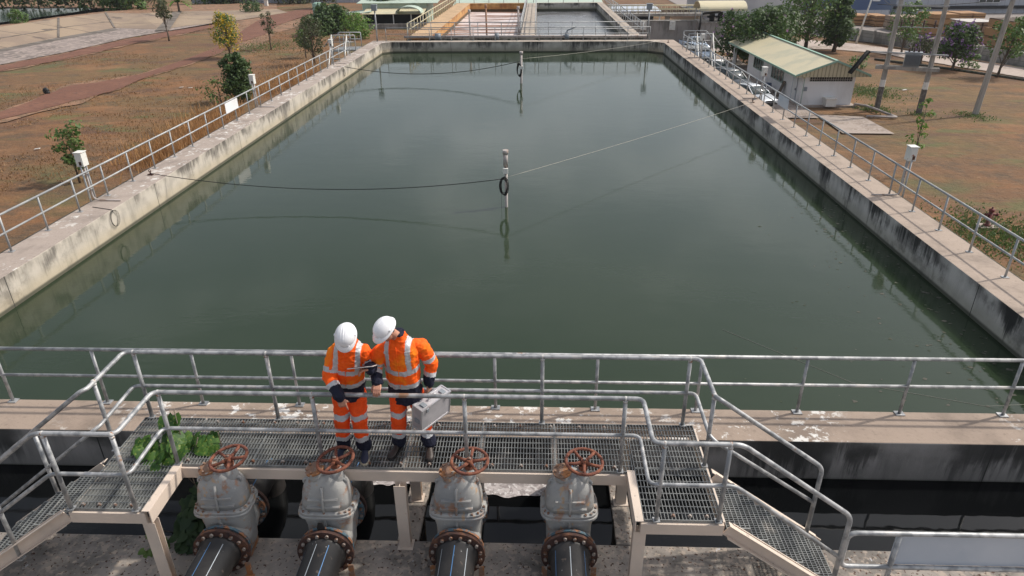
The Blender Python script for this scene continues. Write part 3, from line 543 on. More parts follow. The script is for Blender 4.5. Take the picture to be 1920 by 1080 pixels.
# stairs either side
def stairs(x0, sg, lb):
    st = thing('staircase', (x0+sg*.6, 5.55, ZS), lb, 'stairs', 'steel stairs down from the platform')
    run, drop = 1.28, ZS-0+.02
    sl_ = (ZS+.1)/1.25
    n = 6
    for k in range(n):
        xa = x0+sg*(.03+.205*k); xb = xa+sg*.235; z = -.155*(k+1)+.02
        b = MB(); xs = sorted((xa, xb)); nn = 20
        for i in range(nn+1): y = 5.225+(5.855-5.225)*i/nn; b.box(xs[0], xs[1], y-.0028, y+.0028, z-.03, z)
        for j in range(6): x = xs[0]+(xs[1]-xs[0])*j/5; b.box(x-.003, x+.003, 5.222, 5.858, z-.02, z+.002)
        b.box(xs[0], xs[1], 5.21, 5.218, z-.06, z+.004); b.box(xs[0], xs[1], 5.862, 5.87, z-.06, z+.004)
        b.build('tread', M['grating'], st)
    for y in (5.175, 5.905):
        b = MB(); t0 = Vector((x0+sg*.02, y, -.10)); t1 = Vector((x0+sg*1.34, y, -1.06))
        b.bar(t0, t1, .012, .17); 
        for s_ in (-1, 1): b.bar(t0+Vector((0, (-.028 if y < 5.5 else .028), s_*.086)), t1+Vector((0, (-.028 if y < 5.5 else .028), s_*.086)), .066, .008)
        b.build('stringer', M['cream'], st)
stairs(DX1+.03, 1, 'steel grating stairs going down to the right of the platform')
stairs(DX0-.03, -1, 'steel grating stairs going down to the left of the platform')
# handrails of the platform: front and back, each with bends
def handrail(lb, top, mid, posts, loc, r=.0228):
    t = thing('handrail', loc, lb, 'handrail', 'grey pipe handrails of the platform')
    b = MB(); b.tube(fillet(top, .09, 6), r*1.1, 12)
    for p in top[1:-1]:
        pass
    b.build('top_rail', M['galv'], t)
    b = MB(); b.tube(fillet(mid, .09, 6), r*.95, 12); b.build('mid_rail', M['galv'], t)
    for p, z0, z1 in posts:
        b = MB(); b.tube([(p[0], p[1], z0), (p[0], p[1], z1)], r, 12)
        b.box(p[0]-.035, p[0]+.035, p[1]-.035, p[1]+.035, z0, z0+.01)
        b.cur = 1; b.tube([(p[0], p[1], z1-.045), (p[0], p[1], z1-.02)], r*1.12, 12)
        zm = z0+(z1-z0)*.5; b.ell((p[0], p[1], z1), r*1.25, r*1.2, r*1.2, 10, 6)
        b.build('post', [M['galv'], M['weld']], t)
SL = -.94/1.22
def sz(x, z0=.98): return z0+SL*(abs(x-(DX1 if x > 0 else DX0)) - .05)
HF, HM = .98, .5
fx0, fx1 = -6.6, 3.16
handrail('front handrail of the platform, nearest the four valves', 
    [(fx0,YF,sz(fx0)),(DX0-.06,YF,HF),(MX0-.02,YF,HF),(MX0-.02,YM+.01,HF),(MX1+.02,YM+.01,HF),(MX1+.02,YF,HF),(DX1+.05,YF,HF),(fx1,YF,sz(fx1)+.04),(fx1,YF,-1.0)],
    [(fx0,YF,sz(fx0,.48)),(DX0-.04,YF,.47),(MX0-.02,YF,.47),(MX0-.02,YM+.01,HM),(MX1+.02,YM+.01,HM),(MX1+.02,YF,.47),(DX1+.05,YF,.47),(fx1,YF,sz(fx1,.47)-.02)],
    [((-4.02,YM+.01),0,HF),((-2.36,YM+.01),0,HF),((-.74,YM+.01),0,HF),((.95,YM+.01),0,HF),((DX0+.03,YF),0,HF),((MX0-.06,YF),0,HF),((MX1+.13,YF),0,HF),((DX1-.06,YF),0,HF),((-5.6,YF),-.75,sz(-5.6))], (-1.4, YM, 0))
handrail('back handrail of the platform, behind the two workers',
    [(fx0,5.92,sz(fx0,.93)),(DX0-.06,5.92,.94),(DX0-.02,5.98,.94),(DX0-.02,YB,.95),(DX1-.02,YB,.95),(DX1-.02,5.98,.95),(DX1+.04,5.92,.94),(fx1,5.92,.07),(fx1,5.92,-1.0)],
    [(fx0,5.92,sz(fx0,.4)),(DX0-.06,5.92,.42),(DX0-.02,5.98,.44),(DX0-.02,YB,.47),(DX1-.02,YB,.47),(DX1-.02,5.98,.44),(DX1+.04,5.92,.4),(fx1,5.92,-.44)],
    [((-4.75,YB),0,.95),((-3.16,YB),0,.95),((-1.58,YB),0,.95),((.09,YB),0,.95),((1.79,YB),0,.95),((DX1-.02,6.0),0,.95),((DX0-.02,6.1),0,.95),((-5.6,5.92),-.75,sz(-5.6,.93))], (-1.4, YB, 0))
# sheet-panelled guard rail at the lower right
t = thing('panel_guard_rail', (4.6, 5.2, ZS), 'rounded pipe guard rail holding a pale blue-grey sheet, lower right', 'guard rail')
b = MB(); b.tube(fillet([(6.6,5.2,-.14),(3.2,5.2,-.15),(3.2,5.2,-.62),(6.6,5.2,-.62)], .1, 6), .026, 12); b.build('rail_loop', M['galv'], t)
for x in (3.72, 5.2, 6.4):
    b = MB(); b.tube([(x,5.2,ZS),(x,5.2,-.15)], .024, 12); b.box(x-.06,x+.06,5.14,5.26,ZS,ZS+.012); b.build('post', M['galv'], t)
b = MB(); b.box(3.70, 6.5, 5.222, 5.23, -.60, -.17); b.build('sheet_panel', M['panel'], t)
# ============================================================ gate valves
def sring(hx, hy, z, n=28, e=3.2, cx=0, cy=0):
    out = []
    for k in range(n):
        a = 2*math.pi*k/n; c, s = math.cos(a), math.sin(a)
        out.append(Vector((cx+hx*math.copysign(abs(c)**(2/e), c), cy+hy*math.copysign(abs(s)**(2/e), s), z)))
    return out
def yring(r, y, z0, n=28): return [Vector((r*math.cos(2*math.pi*k/n), y, z0+r*math.sin(2*math.pi*k/n))) for k in range(n)]
AX = .34
def build_valve():
    v = thing('gate_valve', (0,0,0), '', 'valve', 'large gate valves in front of the walkway')
    b = MB()   # body
    b.loft([sring(.20,.14,.06), sring(.235,.19,.15), sring(.25,.20,.35), sring(.255,.2,.52), sring(.27,.21,.6), sring(.28,.215,.70)])
    b.loft([yring(.235,-.27,AX), yring(.235,-.2,AX), yring(.25,-.14,AX), yring(.25,.14,AX), yring(.235,.2,AX), yring(.235,.27,AX)])
    b.loft([sring(.315,.235,.70,e=4), sring(.322,.24,.71,e=4), sring(.322,.24,.735,e=4), sring(.31,.232,.74,e=4)], smooth=False)
    b.loft([sring(.305,.228,.742,e=4), sring(.31,.232,.746,e=4), sring(.31,.232,.772,e=4), sring(.27,.20,.785,e=3.4)], smooth=False)
    b.box(-.012,.012,-.235,-.19,.5,.70); b.build('body', M['valve'], v, bev=.004)
    b = MB()   # bonnet dome with ribs
    b.loft([sring(.272,.198,.775,e=3.2), sring(.272,.195,.86,e=3), sring(.262,.186,.95,e=2.7), sring(.243,.17,1.03,e=2.5), sring(.205,.145,1.10,e=2.3), sring(.155,.115,1.155,e=2), sring(.115,.09,1.2,e=2)])
    for z, hx, hy in ((.855,.2,.196),(.95,.18,.187)): b.box(-hx*.9, hx*.9, -hy-.018, -hy+.05, z-.009, z+.009)
    b.tube([(0,-.205,.775),(0,-.206,.86),(0,-.197,.95),(0,-.182,1.03),(0,-.155,1.10)], .016, 6)
    for s_ in (-1, 1):   # lifting lugs
        b.torus((s_*.2, -.02, 1.075), .032, .018, (0,1,0), 12, 8)
    b.tube([(-.07,-.02,1.1),(-.085,-.03,1.235)], [.095,.085], 18); b.tube([(.12,0,1.0),(.13,0,1.13),(.135,0,1.26)], [.10,.085,.06], 16)
    bon = b
    b = MB(); b.tube([(-.085,-.03,1.235),(-.09,-.032,1.262)], .105, 20); 
    for k in range(6): a = k*math.pi/3+.3; b.cyl((-.09+.08*math.cos(a), -.032+.08*math.sin(a), 1.255), (-.09+.08*math.cos(a), -.032+.08*math.sin(a), 1.28), .013, 6)
    b.build('blank_flange', M['rustflange2'], v)
    b = MB(); b.cyl((.14,0,1.24),(.145,0,1.35),.022,10); b.cyl((.135,0,1.24),(.137,0,1.31),.05,12); b.build('stem', M['rustwheel'], v)
    b = bon; b.cur = 1   # bolts round the bonnet flange
    for k in range(18):
        a = 2*math.pi*(k+.5)/18; c, s = math.cos(a), math.sin(a); x = .292*math.copysign(abs(c)**.5, c); y = .212*math.copysign(abs(s)**.5, s)
        b.cyl((x,y,.765),(x,y,.795),.014,6)
    b.build('bonnet', [M['valve'], M['bolt']], v)
    for sg in (-1, 1):
        b = MB(); b.loft([yring(.232,sg*.26,AX), yring(.30,sg*.262,AX), yring(.30,sg*.295,AX), yring(.22,sg*.297,AX)] if sg > 0 else [yring(.22,-.297,AX), yring(.30,-.295,AX), yring(.30,-.262,AX), yring(.232,-.26,AX)], smooth=False); b.build('flange', M['blueflange'], v)
        b = MB(); ya, yb_ = (sg*.325, sg*.365); ya, yb_ = min(ya, yb_), max(ya, yb_)
        b.loft([yring(.2,ya,AX), yring(.312,ya+.002,AX), yring(.312,yb_-.002,AX), yring(.2,yb_,AX)], smooth=False); b.cur = 1
        for k in range(16):
            a = 2*math.pi*(k+.5)/16; x, z = .268*math.cos(a), AX+.268*math.sin(a)
            b.cyl((x,sg*.25,z),(x,sg*.385,z),.011,6); b.cyl((x,sg*.366,z),(x,sg*.39,z),.021,6); b.cyl((x,sg*.24,z),(x,sg*.26,z),.02,6)
        b.build('backing_ring', [M['rustflange'], M['bolt']], v)
    b = MB(); b.box(-.2,.2,-.13,.13,0,.08); b.build('foot', M['rustflange2'], v)
    for s_ in (-1, 1):
        b = MB(); b.box(s_*.27-.03, s_*.27+.03, -.40, -.385, 0, .2); b.box(s_*.27-.05, s_*.27+.05, -.45, -.385, 0, .014); b.build('bracket', M['rustflange2'], v)
    # handwheel
    hw = MB(); c = Vector((.145,0,1.355)); tl = Matrix.Rotation(R(3), 3, 'X')
    ax = tl@Vector((0,0,1)); hw.torus(c, .196, .018, ax, 40, 10)
    hw.cyl(c-ax*.03, c+ax*.025, .034, 14)
    for k in range(5):
        a = 2*math.pi*k/5+.35; d = tl@Vector((math.cos(a), math.sin(a), 0))
        hw.tube([c+d*.02-ax*.012, c+d*.1-ax*.012, c+d*.19], [.024,.0165,.019], 8)
    h_ = hw.build('handwheel', M['rustwheel'], v)
    b = MB(); b.cyl(c+ax*.02, c+ax*.045, .016, 6); b.build('hub_nut', M['bolt'], h_)
    return v
M['rustflange2'] = mat('rust_patched_casting', (.27, .17, .12), .8, .1, layers=[dict(sc=9, det=6, col=(.38, .17, .07), lo=.46, hi=.6), dict(sc=16, det=5, col=(.42, .39, .35), lo=.58, hi=.66)], bump=(40, .003))
vx = [(-3.475, 5.71), (-2.3, 5.72), (-.84, 5.74), (.395, 5.76)]
vl = ['leftmost of the four rusty grey gate valves, beside the green vines', 'second gate valve from the left with heavy orange rust on its bonnet', 'third gate valve from the left, cleaner grey with a rust-red handwheel', 'rightmost of the four grey gate valves, with a rust-capped neck']
v0 = build_valve(); vals = [v0]+[copy_tree(v0) for _ in range(3)]
for (x, y), lb, o, rz in zip(vx, vl, vals, (R(3), R(1), 0, 0)):
    o.location = (x, y, ZS); o.rotation_euler = (0, 0, rz); o['label'] = lb
b = MB(); b.prism([(vx[1][0]-.02+.045*math.cos(k*math.pi/3), 0+.06*math.sin(k*math.pi/3)) for k in range(6)], -.006, .006)
b.v = [(x, vx[1][1]-.315, ZS+.66+y) if abs(z) > 9 else (x, vx[1][1]-.31+z, ZS+.67+y*1.5) for x, y, z in b.v]
b.build('black_tag', M['black'], None); tg_ = bpy.data.objects['black_tag']; tg_.parent = vals[1]; tg_.matrix_parent_inverse = Matrix.Translation(-vals[1].location)
for o, a in zip(vals, (R(-22), R(10), R(-8), R(31))):      # each handwheel stopped at its own angle
    for ch in [k for k in bpy.data.objects if k.parent == o and k.name.startswith('handwheel')]:
        c = Vector((.145,0,1.355)); axn = Matrix.Rotation(R(3), 3, 'X')@Vector((0,0,1))
        tilt = Matrix.Rotation({0: R(-7), 1: R(-9), 2: 0, 3: R(3)}[vals.index(o)], 4, 'Y')
        ch.matrix_local = Matrix.Translation(c)@tilt@Matrix.Rotation(a, 4, axn)@Matrix.Translation(-c)
# black plastic pipes: one piece coming forward, one going back and down into the water
pf = ['black striped pipe coming forward from the leftmost valve', 'black pipe with blue stripes in front of the second valve', 'black pipe with blue stripe in front of the third valve', 'black striped pipe in front of the rightmost valve']
pb = ['black pipe elbow dipping into the channel behind the leftmost valve', 'black blue-striped elbow dipping into the channel behind the second valve', 'black pipe elbow hidden in the channel behind the third valve', 'black pipe elbow dipping into the channel behind the rightmost valve']
for i, (x, y) in enumerate(vx):
    zc = ZS+AX; slx = (0.0, 0.0, 0, 0)[i]
    t = thing('plastic_pipe', (x, 3.5, ZS), pf[i], 'pipe', 'black plastic pipes at the front of the valves')
    b = MB(); b.tube([(x,y-.33,zc),(x,y-.40,zc),(x,y-.41,zc),(x,.7,zc)], [.235,.235,.208,.208], 40); b.build('pipe', M['pipe'], t)
    for k, a in enumerate(([62, 100, 140], [66, 103, 150], [52, 92, 135], [42, 90, 138])[i]):
        a = R(a); d = Vector((math.cos(a), 0, math.sin(a))); p = Vector((x, y-.42, zc))+d*.2082; tt = Vector((-math.sin(a), 0, math.cos(a)))*.0042
        b = MB(); q = Vector((x, .7, zc))+d*.2082; e_ = d*.0012
        b.add([p-tt+e_, p+tt+e_, q+tt+e_, q-tt+e_], [(0,1,2,3)]); b.build('stripe', M['stripe_blue' if (k+i) % 2 else 'stripe_white'], t)
    b = MB(); b.box(x-.26, x+.26, 4.9, 5.04, ZS, ZS+.13); b.build('cradle', M['slab'], t)
    t = thing('plastic_pipe', (x, 6.7, ZC), pb[i], 'pipe', 'black plastic pipes behind the valves')
    ypts = fillet([(x,y+.34,zc),(x,6.72,zc-.0),(x,6.78,zc-.6),(x,6.78,-2.6)], .22, 8); b = MB(); b.tube(ypts, .2, 32); b.build('pipe', M['pipe'], t)
    for a in (65, 118):
        a = R(a); b = MB(); off = Vector((math.cos(a)*.2, 0, math.sin(a)*.2)); pth = []
        for j, p in enumerate(ypts):
            tg = (ypts[min(j+1, len(ypts)-1)]-ypts[max(j-1, 0)]).normalized(); nn = Vector((1,0,0)).cross(tg).normalized()
            pth.append(p+Vector((math.cos(a)*.201,0,0))+nn*(.201*math.sin(a))*(1 if nn.z >= -.01 and nn.y >= -.9 else 1))
        b.tube(pth, .006, 5); b.build('stripe', M['stripe_blue'], t)
# ============================================================ people
def remeshed(mb, voxel, smooth=3, wr=0, wsc=14, seed=0):
    me = bpy.data.meshes.new('tmp'); me.from_pydata([tuple(v) for v in mb.v], [], mb.f); me.update()
    o = bpy.data.objects.new('tmp', me); COL.objects.link(o)
    m_ = o.modifiers.new('r', 'REMESH'); m_.mode = 'VOXEL'; m_.voxel_size = voxel
    s_ = o.modifiers.new('s', 'SMOOTH'); s_.iterations = smooth; s_.factor = .5
    dg = bpy.context.evaluated_depsgraph_get(); ev = o.evaluated_get(dg); m2 = bpy.data.meshes.new_from_object(ev)
    bpy.data.objects.remove(o); bpy.data.meshes.remove(me)
    if wr:
        nrm = [v.normal.copy() for v in m2.vertices]; new = []
        for v, vn in zip(m2.vertices, nrm):
            p = v.co.copy(); q = Vector((p.x*wsc, p.y*wsc, p.z*wsc*.75+seed)); n = mnoise.noise(q)+.5*mnoise.noise(q*2.3)
            rdg = 1-abs(mnoise.noise(Vector((p.x*9+seed, p.y*9, p.z*16))))*2
            r_ = p + vn*(n*wr + max(rdg-.55, 0)*wr*1.2); new += [r_.x, r_.y, r_.z]
        m2.vertices.foreach_set('co', new); m2.update()
    for p in m2.polygons: p.use_smooth = True
    return m2
def put(name, me, mats, parent, classify=None):
    off = Vector(parent.location); me.materials.clear()
    for m_ in mats: me.materials.append(m_)
    if classify:
        ix = [classify(p.center.copy(), None) for p in me.polygons]; me.polygons.foreach_set('material_index', ix)
    me.transform(Matrix.Translation(-off)); me.update()
    o = bpy.data.objects.new(name, me); COL.objects.link(o); o.parent = parent; return o
def chain(b, pts, rad, seg=14):
    """tapered limb with rounded joints"""
    pts = [Vector(p) for p in pts]; P_ = []; R_ = []
    for i in range(len(pts)-1):
        for k in range(6):
            t = k/6; P_.append(pts[i].lerp(pts[i+1], t)); s_ = t; R_.append(rad[i]*(1-s_)+rad[i+1]*s_)
    P_.append(pts[-1]); R_.append(rad[-1])
    b.tube(P_, R_, seg)
    for p, r in zip(pts, rad): b.ell(p, r*.985, r*.985, r*.985, 12, 8)
def ering(c, rx, ry, yaw, tilt=Vector((0,0,1)), n=24, e=2.3):
    q = Vector((0,0,1)).rotation_difference(tilt.normalized()); out = []
    for k in range(n):
        a = 2*math.pi*k/n; cc, ss = math.cos(a), math.sin(a)
        v = Vector((rx*math.copysign(abs(cc)**(2/e), cc), ry*math.copysign(abs(ss)**(2/e), ss), 0)); v.rotate(Matrix.Rotation(yaw, 3, 'Z')); out.append(Vector(c)+q@v)
    return out
def frame(f, up):
    f = Vector(f).normalized(); y = -f; x = y.cross(Vector(up)).normalized(); z = x.cross(y).normalized()
    return Matrix((x, y, z)).transposed()
def hand(b, w, d, pn, curl, side, sc=1.0, thumb=.5):
    """w wrist, d towards the fingers, pn out of the back of the hand; side=+1 thumb towards x"""
    w, d, pn = Vector(w), Vector(d).normalized(), Vector(pn); pn = (pn-d*pn.dot(d)).normalized(); x = d.cross(pn).normalized()*side
    L_ = .088*sc
    for k in range(4):
        u = (k-1.5)*.0205*sc; b.tube([w+x*u*.6, w+d*L_*.55+x*u*1.0, w+d*L_+x*u*1.05], [.0155*sc, .0145*sc, .0125*sc], 10)
    b.ell(w+d*L_*.5, .036*sc, .036*sc, .036*sc, 12, 8, Matrix((x*1.1, d*1.25, pn*.38)).transposed())
    ln = [.066, .078, .073, .058]
    for k in range(4):
        u = (1.5-k)*.0215*sc; p = w+d*L_+x*u; dd = d.copy(); pts = [p-d*.01]; rr = [.0115*sc]
        for j, fr in enumerate((.45, .32, .23)):
            a = curl[k]*(.7 if j == 0 else 1.0); dd = (dd*math.cos(a)-pn*math.sin(a)).normalized()
            pn_ = pn; pn2 = (pn_*math.cos(a)+dd*0).normalized(); p = p+dd*ln[k]*sc*fr; pts.append(p); rr.append((.0103, .0095, .0078)[j]*sc)
        b.tube(pts, rr, 8); b.ell(pts[-1], rr[-1], rr[-1], rr[-1], 8, 6)
    p = w+d*.028*sc+x*.03*sc; dd = (x*.75+d*.8-pn*.25).normalized(); p1 = p+dd*.036*sc; d2 = (d*.9+x*.1-pn*thumb).normalized(); p2 = p1+d2*.027*sc; p3 = p2+(d2-pn*thumb*.6).normalized()*.022*sc
    b.tube([w+d*.012+x*.012, p, p1, p2, p3], [.013*sc, .0145*sc, .012*sc, .0105*sc, .0085*sc], 8); b.ell(p3, .0085, .0085, .0085, 8, 6)
def head(b, c, F, sc=1.0):
    T = lambda v: Vector(c)+F@(Vector(v)*sc)
    b.ell(T((0,.005,.03)), .074*sc, .094*sc, .092*sc, 18, 12, F.to_4x4() if 0 else F)
    b.ell(T((0,-.022,-.035)), .058*sc, .066*sc, .075*sc, 16, 10, F)
    b.ell(T((0,-.055,-.092)), .026*sc, .022*sc, .02*sc, 12, 8, F)      # chin
    b.tube([T((0,-.088,.02)), T((0,-.104,-.012)), T((0,-.112,-.028))], [.009*sc, .012*sc, .0135*sc], 8)   # nose
    b.ell(T((0,-.10,-.032)), .018*sc, .012*sc, .009*sc, 10, 6, F)
    for s_ in (-1, 1):
        b.ell(T((s_*.03,-.08,.03)), .026*sc, .012*sc, .008*sc, 10, 6, F)    # brow
        b.ell(T((s_*.035,-.072,-.02)), .022*sc, .02*sc, .02*sc, 10, 6, F)   # cheek
        b.ell(T((s_*.077,.01,-.005)), .009*sc, .019*sc, .03*sc, 10, 8, F)   # ear
    b.ell(T((0,-.083,-.056)), .022*sc, .009*sc, .006*sc, 10, 6, F); b.ell(T((0,-.08,-.066)), .019*sc, .009*sc, .006*sc, 10, 6, F)   # lips
def helmet(parent, c, F, sc=1.0):
    T = lambda v: Vector(c)+F@(Vector(v)*sc); rings = []
    for i in range(13):
        t = i/12*math.pi/2; z = .052+.108*math.sin(t); k = math.cos(t)**.86
        rings.append([T((.112*k*math.cos(a), .01+.138*k*math.sin(a), z)) for a in [2*math.pi*j/40 for j in range(40)]])
    b = MB(); b.loft(rings); 
    # brim: thin flared ring, longer at the visor
    i_, o_, u_ = [], [], []
    for j in range(40):
        a = 2*math.pi*j/40; fr = max(0, -math.sin(a)); ex = .012+.036*fr**2.2
        i_.append(T((.109*math.cos(a), .01+.135*math.sin(a), .056))); o_.append(T(((.112+ex*.9)*math.cos(a), .01+(.138+ex)*math.sin(a), .044-.016*fr))); u_.append(T(((.112+ex*.9)*math.cos(a), .01+(.138+ex)*math.sin(a), .038-.016*fr)))
    v_ = [T((.10*math.cos(2*math.pi*j/40), .01+.126*math.sin(2*math.pi*j/40), .045)) for j in range(40)]
    b.loft([i_, o_, u_, v_], caps=False); h_ = b.build('helmet', M['helmet'], parent)
    b = MB()
    for x in (-.026, 0, .026):
        pts = []
        for k in range(12):
            t = -.95+1.75*k/11; pts.append(T((x*(1-.15*abs(t)), .01+.139*math.sin(t)*.985, .052+.1085*math.cos(t)*(.99 if x == 0 else .975))))
        b.tube(pts, .0055 if x == 0 else .0035, 6)
    b.build('ridge', M['helmet'], h_)
    b = MB()
    for s_ in (-1, 1):
        b.ell(T((s_*.112, .01, .075)), .008*sc, .018*sc, .012*sc, 8, 6, F); b.ell(T((s_*.05, -.118, .068)), .012*sc, .007*sc, .006*sc, 8, 6, F)
    b.build('slots', M['helmet'], h_); return h_
def nseg(p, a, c):
    ab = c-a; t = max(0, min(1, (p-a).dot(ab)/ab.length_squared)); return (p-(a+ab*t)).length, t
def shoe(name, parent, heel, toe, up, upper, sole):
    h_, t_ = Vector(heel), Vector(toe); d = (t_-h_).normalized(); x = d.cross(Vector((0,0,1))).normalized(); L_ = (t_-h_).length; rings = []
    prof = [(0,.028,.05,.002),(.08,.036,.085,.0),(.25,.037,.095,.0),(.45,.036,.075,.0),(.62,.044,.058,.0),(.8,.047,.046,.0),(.93,.036,.034,.002),(1,.014,.02,.006)]
    b = MB()
    for t, w, hh, z0 in prof:
        c = h_+d*L_*t; rings.append([c+x*(w*math.cos(a))+Vector((0,0,.016+hh*.5+hh*.5*math.sin(a))) for a in [2*math.pi*k/16 for k in range(16)]])
    b.loft(rings); s_ = b.build(name, upper, parent)
    b = MB(); rings = []
    for t, w, hh, z0 in prof:
        c = h_+d*(L_*(t*1.05-.02)); w *= 1.08; rings.append([c+x*w+Vector((0,0,.0)), c+x*w+Vector((0,0,.024)), c-x*w+Vector((0,0,.024)), c-x*w])
    b.loft(rings, smooth=False); b.build('sole', sole, s_)
    b = MB()
    for k in range(4):
        c = h_+d*L_*(.42+.075*k)+Vector((0,0,.085-.009*k)); b.tube([c-x*.026+Vector((0,0,-.012)), c, c+x*.026+d*.01+Vector((0,0,-.012))], .003, 5)
    b.build('laces', M['lace'] if upper == M['shoe_blue'] else M['black'], s_)
def person(name_label, J, yaw, root, shoes, hands, headF, bare=None):
    t = thing('person', root, name_label, 'person', 'workers on the platform')
    neck, hip = Vector(J['neck']), Vector(J['hip']); ax = (neck-hip); axn = ax.normalized()
    sR, sL, eR, eL, wR, wL = [Vector(J[k]) for k in ('sR','sL','eR','eL','wR','wL')]
    # ---- body (one continuous surface)
    b = MB(); head(b, J['head'], headF, .98)
    b.tube([Vector(J['head'])+headF@Vector((0,.02,-.04)), neck+Vector((0,0,.0)), neck-axn*.06], [.055,.058,.07], 14)
    b.loft([ering(hip+axn*ax.length*f, rx, ry, yaw, axn) for f, rx, ry in ((-.12,.13,.1),(.1,.145,.1),(.35,.13,.095),(.7,.14,.09),(.88,.11,.075),(1.0,.06,.055))])
    for s_, e_, w_ in ((sR, eR, wR), (sL, eL, wL)): chain(b, [s_-Vector((0,0,.03)), e_, w_], [.042, .04, .028])
    for k, (h_, kn, an) in {'R': (J['hR'], J['kR'], J['aR']), 'L': (J['hL'], J['kL'], J['aL'])}.items(): chain(b, [h_, kn, an], [.08, .056, .04])
    for h_ in hands: hand(b, *h_)
    put('body', remeshed(b, .0055, 2), [M['skin'], M['hair']], t, lambda p, n: 1 if ((p-Vector(J['head'])).length < .13 and (headF.inverted()@(p-Vector(J['head']))).y > .018 and (headF.inverted()@(p-Vector(J['head']))).z > -.05 and abs((headF.inverted()@(p-Vector(J['head']))).x) < .076) else 0)
    # ---- trousers
    b = MB(); hR, hL = Vector(J['hR']), Vector(J['hL'])
    b.loft([ering(hip+Vector((0,0,z)), rx, ry, yaw) for z, rx, ry in ((-.10,.12,.10),(-.04,.168,.125),(.05,.165,.125),(.14,.155,.12))])
    for h_, k_, a_ in ((hR, J['kR'], J['aR']), (hL, J['kL'], J['aL'])):
        k_, a_ = Vector(k_), Vector(a_); b2 = a_.lerp(k_, .35); chain(b, [h_, h_.lerp(k_, .5), k_, b2, a_+Vector((0,0,.02))], [.098, .093, .084, .079, .083])
    me = remeshed(b, .008, 1, .0105, 13, J['seed'])
    def ct(p, n):
        z = p.z + .05*abs(math.sin((p.x-hip.x)*22))*(-1 if 0 else 1)*.35
        if .535 < z < .605: return 1
        if .225 < z < .295: return 1
        if z <= .225: return 2
        return 0
    put('trousers', me, [M['orange_trouser'], M['reflect'], M['navy']], t, ct)
    # ---- jacket
    b = MB(); hem = hip+Vector((0,0,-J.get('hem', .085)))
    kk = J.get('k', 1); rings = [ering(hem.lerp(neck, f), rx*kk, ry, yaw, axn) for f, rx, ry in ((0,.182,.142),(.15,.185,.14),(.4,.182,.135),(.62,.19,.135),(.8,.195,.13),(.9,.165,.115),(.97,.11,.095),(1.05,.078,.078),(1.09,.074,.075))]
    b.loft(rings)
    for s_, e_, w_ in ((sR, eR, wR), (sL, eL, wL)):
        w2 = e_.lerp(w_, .93); s0 = s_+(hem.lerp(neck, .84)-s_)*.28+Vector((0,0,-.012)); chain(b, [s0, s_.lerp(e_, .12)-Vector((0,0,.02)), s_.lerp(e_, .5), e_, e_.lerp(w2, .5), w2], [.07, .084, .080, .073, .067, .060])
    me = remeshed(b, .0075, 1, .0125, 12, J['seed']+3); Ry = Matrix.Rotation(-yaw, 3, 'Z'); L0 = (neck-hem).length
    def cj(p, n):
        best = None
        for s_, e_, w_ in ((sR, eR, wR), (sL, eL, wL)):
            d1, t1 = nseg(p, s_, e_); d2, t2 = nseg(p, e_, w_); la, lb = (e_-s_).length, (w_-e_).length
            d, s = (d1, t1*la) if d1 < d2 else (d2, la+t2*lb)
            if best is None or d < best[0]: best = (d, s, la, lb)
        d, s, la, lb = best; h_ = (p-hem).dot(axn)/L0; lat = (Ry@(p-(hem+axn*h_*L0))).x
        if d < .10 and s > .075 and (abs(lat) > .135 or s > la*.8) and (d < .085 or abs(lat) > .17):
            if la*.62 < s < la*.62+.055: return 1
            if la+lb*.34 < s < la+lb*.34+.05: return 1
            return 2 if s >= la+lb*.34+.05 else 0
        h2 = h_ + .02*math.cos(lat*9)
        if .29 < h2 < .365 or .52 < h2 < .595: return 1
        if h2 <= .29: return 2
        if h2 > .52 and .088 < abs(lat) < .138 and h_ < 1.0: return 1
        return 3 if h_ > 1.075 else 0
    jk = put('jacket', me, [M['orange'], M['reflect'], M['navy'], M['navy']], t, cj)
    b = MB(); fdir = Vector((math.sin(yaw), -math.cos(yaw), 0)); pts = [hem.lerp(neck, f)+fdir*(r_+.004) for f, r_ in ((.3,.14),(.5,.137),(.7,.135),(.85,.125),(.93,.11))]
    b.tube(pts, .0035, 5); b.build('zip', M['orange'], jk)
    b = MB(); b.torus(neck+axn*.02, .072, .012, axn, 24, 8); b.build('collar', M['navy'], jk)
    helmet(t, J['head'], headF, .95)
    for s_ in shoes: shoe('shoe', t, *s_)
    return t
hw = yp(641, 755, 5.77); 
JA = dict(seed=1, k=.92, head=(-1.93,5.965,1.63), neck=(-1.965,6.10,1.515), hip=(-2.045,6.16,.87), sR=(-2.12,6.12,1.40), sL=(-1.83,6.13,1.41), eR=(-2.175,5.98,1.13), eL=(-1.755,6.13,1.17),
    wR=tuple(yp(638,747,5.78)), wL=tuple(yp(694,691,5.93)), hR=(-2.13,6.15,.80), hL=(-1.955,6.15,.80), kR=(-2.15,6.09,.46), kL=(-1.955,6.09,.46), aR=(-2.185,6.14,.09), aL=(-1.945,6.13,.09))
FA = frame((.03,-.72,-.66), (0,-.4,1))
person('worker in orange hi-vis suit and white helmet holding a tablet and pointing down', JA, R(0), (-2.05,6.13,.0),
    [((-2.19,6.19,.003),(-2.225,5.93,.003),None,M['shoe_blue'],M['sole']), ((-1.945,6.17,.003),(-1.90,5.905,.003),None,M['shoe_blue'],M['sole'])],
    [(JA['wR'], (.25,-.12,-1), (.1,-.9,.25), (.12,1.15,1.25,1.3), -1, 1.0, .9), (JA['wL'], (-.9,-.35,.02), (.1,.3,.95), (1.0,1.0,1.0,1.0), 1, .98, .5)], FA)
